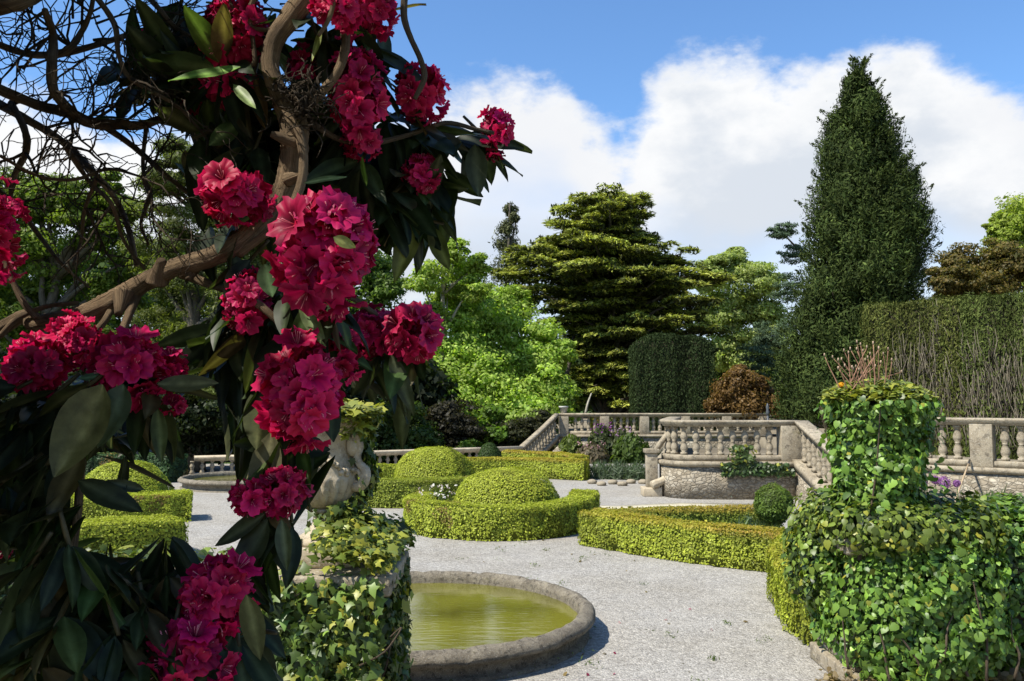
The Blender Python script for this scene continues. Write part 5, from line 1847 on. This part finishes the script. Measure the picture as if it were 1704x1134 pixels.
def twig(x, y, d, ang, L, r, lev):
    n = 7
    pts = [(x, y, r, 0)]
    st = len(pts)
    cx, cy, q, a = x, y, 0.0, ang
    curl = rng.normal(0, .07)
    for i in range(n):
        a += curl + rng.normal(0, .26)
        cx += math.cos(a) * L / n
        cy += math.sin(a) * L / n
        q += rng.normal(0, .025)
        pts.append((cx, cy, max(r * (1 - .75 * (i + 1) / n), .8), q))
        if lev > 0 and rng.random() < .55:
            twig(cx, cy, d + q, a + rng.choice([-1, 1]) * uni(.5, 1.2), L * uni(.35, .6), r * .6, lev - 1)
    px_tube(mb, pts, d, 5, 1, .10)


for i in range(78):
    x, y, d_, dx, dy = twig_src[rng.integers(len(twig_src))]
    if x > 330 or y > 360:
        continue
    ang = math.atan2(dy, dx) + rng.choice([-1, 1]) * uni(.25, 1.5)
    twig(x, y, d_, ang, uni(90, 220), uni(1.6, 3.4), 2 if rng.random() < .5 else 1)
for i in range(22):
    twig(uni(-20, 280), uni(-20, 150), 2.1 + uni(-.3, .5), uni(0, 6.28), uni(100, 240), uni(1.5, 2.8), 1)
kind(mb.build('twigs', M['twig'], rh), 'stuff')
# mossy nest of shoots in the fork
mb = MB()
for i in range(150):
    x, y = 500 + rng.normal(0, 26), 165 + rng.normal(0, 22)
    a = uni(0, 6.28)
    L = uni(14, 46)
    px_tube(mb, [(x, y, 1.6, uni(-.05, .05)), (x + math.cos(a) * L * .5, y + math.sin(a) * L * .5, 1.3, uni(-.06, .06)), (x + math.cos(a + .5) * L, y + math.sin(a + .5) * L, .8, uni(-.06, .06))], 1.83, 4, 2, .1)
mb.build('moss_tuft', M['twig'], trunk_)

# leaves
NU, NV = 9, 5
_u = np.linspace(0, 1, NU)
_v = np.linspace(-1, 1, NV)


def rleaf(mb, base, tip, width, nrm, curl=.12, fold=.25, col=None):
    base, tip = np.asarray(base, float), np.asarray(tip, float)
    ax = tip - base
    L = np.linalg.norm(ax)
    ax = ax / L
    nrm = np.asarray(nrm, float)
    nrm = nz(nrm - ax * np.dot(nrm, ax))
    sd_ = np.cross(nrm, ax)
    wv = np.sin(np.pi * np.clip(_u, 0, 1) ** .85) ** .75 * (1 - .12 * _u)
    wv[0] = .05
    wv[-1] = .02
    U, Vv = np.meshgrid(_u, _v, indexing='ij')
    ww = wv[:, None] * np.ones((1, NV))
    z = -curl * L * (U - .15) ** 2 - fold * width * .5 * (1 - np.abs(Vv)) * ww * -1 * -1 + .03 * L * np.sin(U * 9 + rng.uniform(0, 6)) * np.abs(Vv) * .35
    z = z + rng.normal(0, .02) * L * U * Vv
    V = base + (U * L)[..., None] * ax + (Vv * ww * width * .5)[..., None] * sd_ + z[..., None] * nrm
    i, j = np.meshgrid(np.arange(NU - 1), np.arange(NV - 1), indexing='ij')
    a = i * NV + j
    F = np.stack([a, a + NV, a + NV + 1, a + 1], -1).reshape(-1, 4)
    if col is None:
        kd = rng.random()
        col = tint(1, *(((.036, .032, .013), (.056, .046, .018)) if kd < .12 else ((.02, .042, .011), (.036, .064, .016)) if kd < .24 else ((.008, .015, .006), (.020, .030, .010))), .25)[0]
    c = np.repeat(np.asarray(col)[None], NU * NV, 0).reshape(NU, NV, 3).copy()
    c[:, NV // 2] = c[:, NV // 2] * 2.0 + .012
    c *= (1 + .12 * rng.normal(0, 1, (NU, NV, 1)))
    mb.add(V.reshape(-1, 3), [F], c.reshape(-1, 3))


OPEN = [(118, 772, 392, 935), (515, 668, 650, 960), (490, 860, 700, 1140), (0, 40, 160, 300), (160, 195, 315, 330), (60, 300, 320, 500), (770, 335, 2000, 900), (600, 478, 720, 512), (702, 420, 900, 900), (300, 650, 372, 760), (560, 262, 615, 300), (640, 400, 652, 470), (230, 0, 330, 45), (700, 0, 1000, 105), (645, 0, 665, 90), (190, 520, 330, 560), (385, 880, 410, 935)]


def in_open(p):
    r = p - CAM
    if r[1] < .1:
        return False
    dp = r @ _F
    x, y = 852 + 1400 * r[0] / dp, 567 - 1400 * (r @ _U) / dp
    return any(a <= x <= c and b <= y <= d for a, b, c, d in OPEN)


def whorl(c, axis, n, L, droop, mb=None, cols=None, spread=1.1, wr=.30, jit=.25):
    """leaves radiating from a shoot tip, sagging under their weight"""
    own = mb is None
    mb = mb or MB()
    axis = nz(np.asarray(axis, float))
    t = nz(np.cross(axis, np.array([.3, .9, .2])))
    b = np.cross(axis, t)
    a0 = uni(0, 6.28)
    made = 0
    for i in range(n):
        a = a0 + i * 2.39996
        dirv = nz(axis * uni(.1, .7) / spread + (math.cos(a) * t + math.sin(a) * b) + rng.normal(0, jit * .4, 3) + np.array([0, 0, -droop * uni(.7, 1.3)]))
        l_ = L * uni(.75, 1.15)
        st = c + axis * uni(-.03, .01)
        if in_open(st + dirv * l_) or in_open(st + dirv * l_ * .6):
            continue
        up = np.array([0, 0, 1.0]) + rng.normal(0, .35, 3) + axis * .4
        made += 1
        rleaf(mb, st + dirv * .015, st + dirv * l_, l_ * wr * uni(.85, 1.15), up, uni(.05, .3), uni(.1, .35), None if cols is None else tint(1, *cols)[0])
    # petioles and bud
    if made >= 4 and not in_open(c - axis * .07):
        tube(mb, [c - axis * .07, c - axis * .03, c + axis * .01], [.004, .005, .004], 5, 2, col=(.07, .06, .03))
    return mb


# floret template: funnel opening into five ruffled lobes
def floret_template():
    k, m = 40, 7
    a = np.arange(k) / k * 2 * math.pi
    rows = []
    lob = 2 * np.abs(np.sin(a * 2.5)) ** .55 - 1
    for i in range(m):
        t = i / (m - 1)
        r = .10 + .95 * t ** 1.35
        r_ = r * (1 + .17 * t ** 2 * (lob - .3) + .035 * t ** 3 * np.sin(a * 20 + 2))
        z = 1.05 * t ** .62 - .34 * max(0, t - .62) * 1.6
        z_ = z + .10 * t ** 3 * np.sin(a * 15 + 1) + .06 * t ** 3 * np.sin(a * 10 + 4) + .05 * t ** 2 * lob
        rows.append(np.stack([r_ * np.cos(a), r_ * np.sin(a), z_], 1))
    V = np.vstack(rows)
    i, j = np.meshgrid(np.arange(m - 1), np.arange(k), indexing='ij')
    j2 = (j + 1) % k
    F = np.stack([i * k + j, i * k + j2, (i + 1) * k + j2, (i + 1) * k + j], -1).reshape(-1, 4)
    tt = np.repeat(np.linspace(0, 1, m), k)
    return V, F, tt


FV, FF, FT = floret_template()


def truss(c, rx, ry, n=16, tilt=(0, -.3, .6), col=(.50, .006, .080), fsize=None, part='flower_truss'):
    """globe of florets, rx/ry in metres"""
    mb, ms = MB(), MB()
    ax = nz(np.asarray(tilt, float))
    n = int(n * 1.5)
    fs = (fsize or min(rx, ry) * .60) * .80
    i = np.arange(n) + .5
    ph = np.arccos(1 - 1.78 * i / n)
    th = math.pi * (1 + 5 ** .5) * i
    t = nz(np.cross(ax, np.array([.2, .8, .5])))
    b = np.cross(ax, t)
    for p_, q_ in zip(ph, th):
        dv = math.cos(p_) * ax + math.sin(p_) * (math.cos(q_) * t + math.sin(q_) * b) + rng.normal(0, .28, 3)
        dv = nz(dv)
        s = fs * uni(.85, 1.15)
        pos = c + dv * np.array([rx, (rx + ry) / 2, ry]) * (uni(.74, 1.14) if rng.random() > .14 else uni(1.15, 1.36)) * (1 + .14 * wob(dv + c * 9, 1.6)) - dv * s * .95
        u_ = nz(np.cross(dv, rng.normal(0, 1, 3)))
        v_ = np.cross(dv, u_)
        wig = FV * s
        wig = wig * (1 + .10 * wob(FV * 1.3 + rng.uniform(0, 30, 3), 2.2))[:, None]
        V = pos + wig[:, :1] * u_ + wig[:, 1:2] * v_ + wig[:, 2:] * dv
        cc = np.array(col) * math.exp(rng.normal(-.05, .24)) * np.array([1, uni(.6, 2.0), uni(.8, 1.4)])
        lob_ = np.tile(np.cos(np.arange(40) / 40 * 10 * math.pi), 7)
        cl = cc[None] * (0.55 + .55 * FT[:, None] ** 1.5) + np.array([.10, .05, .09]) * (np.clip(FT - .8, 0, 1) * 5 * .35)[:, None] * uni(.3, 1)
        cl = cl * (1 - .30 * (FT[:, None] < .75) * (FT[:, None] > .2) * (lob_[:, None] > .6))
        mb.add(V, [FF], cl)
        # stamens
        for k in range(4):
            e = nz(dv + rng.normal(0, .22, 3))
            tube(ms, [pos + dv * s * .3, pos + e * s * .9, pos + e * s * 1.18], [s * .018, s * .016, s * .03], 3, 1, col=(.75, .28, .34))
    o = mb.build(part, M['petal'], rh, smooth=True)
    kind(ms.build('stamens', M['petal'], o), 'stuff')
    return o


TR = [  # px, py, rx, ry, n, d
    (543, 412, 72, 100, 40, 1.62), (386, 325, 58, 46, 20, 1.75), (826, 218, 28, 42, 14, 2.25), (700, 158, 40, 52, 18, 2.05),
    (688, 556, 42, 48, 18, 1.95), (618, 556, 42, 46, 16, 2.02), (388, 52, 50, 56, 24, 1.9), (384, 142, 42, 46, 16, 1.95),
    (246, 80, 24, 30, 8, 2.1), (592, 160, 42, 76, 26, 1.95), (560, 18, 48, 32, 16, 1.8), (625, 20, 42, 34, 14, 1.95),
    (222, 622, 58, 66, 24, 1.6), (284, 612, 26, 28, 8, 1.66), (284, 676, 26, 18, 7, 1.64), (56, 618, 46, 54, 18, 1.7), (138, 572, 34, 40, 14, 1.75),
    (6, 390, 28, 84, 22, 1.8), (502, 652, 60, 84, 32, 1.7), (412, 505, 38, 58, 20, 1.8), (470, 820, 40, 46, 16, 1.7), (416, 830, 30, 30, 10, 1.68),
    (362, 992, 56, 58, 22, 1.55), (308, 1096, 68, 52, 24, 1.5), (4, 916, 16, 16, 5, 1.6), (502, 112, 24, 34, 10, 1.95), (700, 290, 34, 30, 12, 2.1), (318, 178, 16, 18, 6, 2.0), (565, 590, 34, 40, 14, 1.9), (600, 235, 40, 30, 12, 2.0), (110, 548, 26, 24, 8, 1.8), (430, 345, 26, 20, 8, 1.8), (545, 510, 30, 22, 8, 1.7)]
tcent = []
for (px, py, rx, ry, n, d_) in TR:
    c = P(px, py, d_)
    s = d_ / 1400
    truss(c, rx * s * .92, ry * s * .92, n, (uni(-.3, .3), uni(-.9, -.2), uni(.2, .7)), fsize=max(.026, min(rx, ry) * s * .62) if n > 8 else min(rx, ry) * s * .75)
    tcent.append(c)

# collars and shoots: px, py, axis(px dir), n, leaf length px, droop, d
WH = [
    (545, 500, 0, .3, 7, 110, .9, 1.75), (480, 480, -.2, .3, 7, 120, 1.0, 1.8), (440, 540, -.3, .4, 7, 120, .9, 1.85), (380, 370, -.3, .2, 7, 120, .7, 1.85), (330, 380, -.4, .2, 6, 120, .8, 1.9),
    (800, 225, .3, .3, 7, 85, .9, 2.3), (750, 235, .2, .3, 9, 105, .8, 2.25), (705, 300, .1, .4, 9, 110, .9, 2.2), (740, 300, .2, .4, 9, 110, 1.0, 2.25), (670, 290, -.1, .3, 8, 120, .8, 2.15), (690, 345, .0, .5, 8, 115, 1.3, 2.15), (760, 320, .2, .5, 7, 105, 1.3, 2.2), (650, 330, -.2, .4, 8, 110, 1.1, 2.1),
    (700, 210, .2, .2, 6, 95, .7, 2.15), (650, 200, 0, .2, 8, 110, .6, 2.1), (640, 120, .2, -.2, 7, 105, .5, 2.05), (600, 70, .1, -.2, 8, 120, .5, 2.0), (545, 70, 0, .1, 7, 110, .6, 1.95), (610, 20, .2, -.3, 8, 110, .4, 2.0), (520, 20, -.1, -.3, 7, 100, .5, 1.95),
    (280, 130, -.8, .1, 9, 125, .3, 1.95), (240, 150, -.9, .1, 7, 110, .25, 2.0), (330, 165, -.6, .2, 8, 115, .4, 1.95), (380, 110, -.3, .2, 9, 110, .4, 1.9), (420, 130, 0, .2, 6, 90, .5, 1.9), (330, 230, -.4, .3, 9, 125, .5, 1.95), (390, 220, -.2, .3, 9, 120, .6, 1.95), (420, 260, -.1, .3, 9, 115, .7, 1.95), (350, 60, -.4, -.2, 7, 115, .4, 1.95), (430, 60, .0, -.3, 6, 85, .3, 1.95), (310, 90, -.7, -.1, 7, 110, .3, 2.0),
    (690, 590, .1, .5, 7, 95, 1.4, 2.0), (640, 590, 0, .5, 8, 105, 1.4, 2.02), (600, 600, -.1, .5, 8, 110, 1.4, 2.0), (560, 610, -.1, .4, 8, 110, 1.3, 1.95), (500, 560, -.1, .3, 8, 115, .9, 1.85),
    (490, 720, -.1, .6, 7, 115, 1.5, 1.75), (450, 720, -.2, .5, 7, 125, 1.5, 1.78), (430, 640, -.3, .4, 8, 125, .9, 1.85), (395, 590, -.4, .4, 8, 120, .8, 1.9), (420, 430, -.3, .3, 7, 110, .7, 1.85), (360, 560, -.5, .3, 7, 110, .7, 1.95),
    (445, 865, -.2, .5, 8, 110, 1.2, 1.72), (480, 860, .2, .5, 6, 90, 1.4, 1.72), (430, 900, -.1, .6, 6, 105, 1.5, 1.75),
    (200, 680, -.2, .5, 8, 130, 1.2, 1.6), (150, 640, -.4, .4, 7, 140, 1.1, 1.55), (90, 660, -.4, .4, 8, 120, 1.0, 1.65), (30, 650, -.4, .3, 7, 120, .9, 1.65), (260, 650, .5, .2, 5, 105, .5, 1.62), (20, 720, -.3, .4, 8, 125, .9, 1.6), (250, 700, .1, .5, 6, 100, 1.3, 1.65),
    (150, 840, .3, .3, 9, 130, .6, 1.5), (100, 830, -.2, .3, 9, 135, .7, 1.5), (40, 850, -.3, .2, 9, 130, .7, 1.55), (190, 860, .4, .3, 7, 120, .8, 1.5), (120, 920, .1, .4, 9, 135, .7, 1.45), (50, 950, -.2, .3, 10, 130, .6, 1.45), (180, 960, .2, .4, 9, 125, .8, 1.5), (20, 1030, -.2, .3, 9, 130, .7, 1.45), (100, 1040, 0, .4, 10, 130, .7, 1.42), (190, 1050, .2, .4, 9, 120, .9, 1.45), (240, 1010, .2, .4, 8, 115, .9, 1.5), (60, 1110, -.1, .3, 9, 130, .6, 1.4), (150, 1120, .1, .3, 9, 125, .7, 1.4), (230, 1110, .2, .4, 8, 115, .8, 1.45),
    (395, 1060, .2, .5, 6, 105, 1.2, 1.55), (340, 1050, .1, .5, 7, 105, 1.0, 1.55), (270, 960, -.1, .3, 6, 95, .8, 1.55), (280, 1060, 0, .5, 7, 110, 1.0, 1.5), (410, 950, .1, .5, 5, 95, 1.3, 1.7), (10, 790, -.2, .2, 8, 125, .8, 1.55), (80, 770, -.2, .4, 8, 130, 1.0, 1.55), (150, 760, .1, .4, 7, 120, 1.1, 1.55),
]
for (px, py, ax_, ay_, n, Lp, dr, d_) in WH:  # one whorl each
    c = P(px + rng.normal(0, 4), py + rng.normal(0, 4), d_)
    m_ = whorl(c, (ax_, uni(-.5, .1), -ay_), n + 2, 1.12 * Lp * d_ / 1400, dr, wr=.31)
    if m_.n:
        m_.build('leaf_whorl', M['rhodo'], rh, smooth=True)
EXTRA = [((430, 640), (180, 340), 18, 2.1), ((290, 460), (180, 300), 12, 2.15), ((360, 570), (440, 760), 26, 2.0), ((560, 720), (200, 380), 12, 2.3), ((300, 660), (0, 160), 14, 2.15), ((0, 330), (640, 830), 22, 1.85), ((0, 280), (830, 1140), 34, 1.7), ((560, 700), (540, 640), 6, 2.1), ((290, 440), (930, 1130), 8, 1.7), ((180, 330), (90, 220), 7, 2.2)]
mb = MB()
for (xa, xb), (ya, yb), n_, d_ in EXTRA:
    for i in range(n_):
        c = P(uni(xa, xb), uni(ya, yb), d_ + uni(-.12, .2))
        whorl(c, (uni(-.4, .4), uni(-.5, .3), uni(-.6, .2)), 8, uni(105, 150) * d_ / 1400, uni(.5, 1.2), mb, wr=.31)
kind(mb.build('inner_foliage', M['rhodo'], rh, smooth=True), 'stuff')
# single leaves that catch the light, many brightened for it in their colours
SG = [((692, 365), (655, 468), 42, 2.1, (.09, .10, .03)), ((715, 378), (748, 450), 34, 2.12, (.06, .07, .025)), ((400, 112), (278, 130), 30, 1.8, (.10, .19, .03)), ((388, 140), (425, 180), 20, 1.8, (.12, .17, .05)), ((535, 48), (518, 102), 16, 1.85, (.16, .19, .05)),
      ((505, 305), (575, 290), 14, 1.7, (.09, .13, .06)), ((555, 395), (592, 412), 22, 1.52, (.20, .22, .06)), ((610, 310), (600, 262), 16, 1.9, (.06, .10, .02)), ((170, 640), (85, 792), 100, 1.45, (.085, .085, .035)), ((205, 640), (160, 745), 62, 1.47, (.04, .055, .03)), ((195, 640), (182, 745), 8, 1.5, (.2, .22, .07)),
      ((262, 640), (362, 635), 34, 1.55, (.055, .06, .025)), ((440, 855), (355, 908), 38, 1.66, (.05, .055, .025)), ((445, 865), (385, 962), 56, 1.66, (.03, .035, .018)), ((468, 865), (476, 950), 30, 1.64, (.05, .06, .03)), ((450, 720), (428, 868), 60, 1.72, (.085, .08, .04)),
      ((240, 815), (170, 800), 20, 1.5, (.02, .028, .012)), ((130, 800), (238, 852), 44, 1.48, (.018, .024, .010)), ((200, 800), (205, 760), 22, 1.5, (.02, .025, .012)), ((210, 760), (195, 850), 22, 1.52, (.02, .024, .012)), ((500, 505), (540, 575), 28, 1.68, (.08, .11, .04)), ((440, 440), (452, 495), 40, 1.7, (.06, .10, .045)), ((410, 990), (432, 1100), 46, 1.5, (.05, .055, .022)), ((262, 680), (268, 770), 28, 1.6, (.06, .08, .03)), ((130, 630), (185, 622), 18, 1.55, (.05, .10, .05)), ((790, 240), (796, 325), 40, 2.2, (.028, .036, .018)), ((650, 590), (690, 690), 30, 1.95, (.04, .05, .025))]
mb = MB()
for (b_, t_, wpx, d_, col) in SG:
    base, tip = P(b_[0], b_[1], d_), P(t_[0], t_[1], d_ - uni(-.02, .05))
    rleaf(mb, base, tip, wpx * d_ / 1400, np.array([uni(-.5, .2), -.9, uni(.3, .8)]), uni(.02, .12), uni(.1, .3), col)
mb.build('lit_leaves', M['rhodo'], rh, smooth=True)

# the rest of the bush, above and beside the viewer: it throws the shade on what is in view
lit = [P(px, py, d_) for px, py, d_ in ((545, 400, 1.55), (570, 470, 1.55), (375, 300, 1.7), (400, 315, 1.7), (826, 215, 2.25), (705, 150, 2.0), (690, 550, 1.9), (575, 15, 1.75), (50, 620, 1.65), (140, 560, 1.7), (8, 390, 1.75), (465, 815, 1.65), (660, 460, 2.1), (740, 445, 2.1), (110, 720, 1.42),
                                        (490, 230, 1.8), (490, 290, 1.8), (460, 340, 1.8), (400, 400, 1.8), (690, 150, 2.0), (590, 520, 1.6), (20, 540, 1.85), (130, 60, 2.1), (430, 845, 1.65), (360, 980, 1.5), (485, 30, 1.8), (300, 440, 1.8), (30, 545, 1.85), (345, 120, 1.8), (385, 60, 1.85), (570, 110, 1.8), (105, 80, 2.1), (500, 760, 5.3), (540, 800, 5.3))]
trk = [P(px, py, 1.8) for px, py in ((492, 225), (490, 270), (478, 315), (440, 365), (400, 402), (350, 428), (480, 40), (470, 60), (505, 10), (275, 452), (25, 540))]
lit = np.array(lit + trk)
litr = np.full(len(lit), .10)
litr[:2] = .20
litr[-len(trk):] = np.where(np.arange(len(trk)) % 2, .09, .17)
litr[4:6] = .17
litr[-2:] = .3
mb = MB()
cnt = 0
for i in range(26000):
    # aim at a point of the visible bush and go towards the sun
    tgt = P(uni(-350, 860), uni(-160, 1200), uni(1.3, 2.5)) if i % 3 else P(uni(-350, 430), uni(650, 1250), uni(1.3, 2.0))
    c = tgt + TOSUN * uni(.3, 2.6) + rng.normal(0, .12, 3)
    rel = c - CAM
    px = 852 + 1400 * rel[0] / max(rel[1], .05)
    py = 670 - 1400 * rel[2] / max(rel[1], .05)
    mg = 60 + .24 * 1400 / max(rel[1], .05)
    if rel[1] > .05 and px > -mg and py > -mg and py < 1134 + mg:
        continue
    if np.linalg.norm(rel) < .55 or c[2] < .8:
        continue
    # keep gaps where the photograph shows sun coming through
    w_ = c - lit
    t_ = w_ @ TOSUN
    dist = np.linalg.norm(w_ - t_[:, None] * TOSUN, axis=1)
    if ((dist - litr)[t_ > 0] < 0).any():
        continue
    cnt += 1
    whorl(c, (uni(-.6, .6), uni(-.6, .6), uni(.2, 1)), 7, .19, .35, mb)
    if cnt > 2400:
        break
print('canopy', cnt)
# boughs out to the left that shade the wing wall and the near corner of the pedestal
for i in range(420):
    tgt = np.array([uni(-5.2, -1.30), uni(4.9, 5.4), uni(-.2, 1.15)])
    if tgt[0] > -1.62 - .35 * tgt[2] + .25 and tgt[2] > .5:
        continue
    c = tgt + TOSUN * uni(2.2, 3.8) + rng.normal(0, .1, 3)
    rel = c - CAM
    if rel[1] > .05 and 852 + 1400 * rel[0] / rel[1] > -150:
        continue
    whorl(c, (uni(-.6, .6), uni(-.6, .6), uni(.2, 1)), 7, .19, .35, mb)
kind(mb.build('outer_foliage', M['rhodo'], rh, smooth=True), 'stuff')
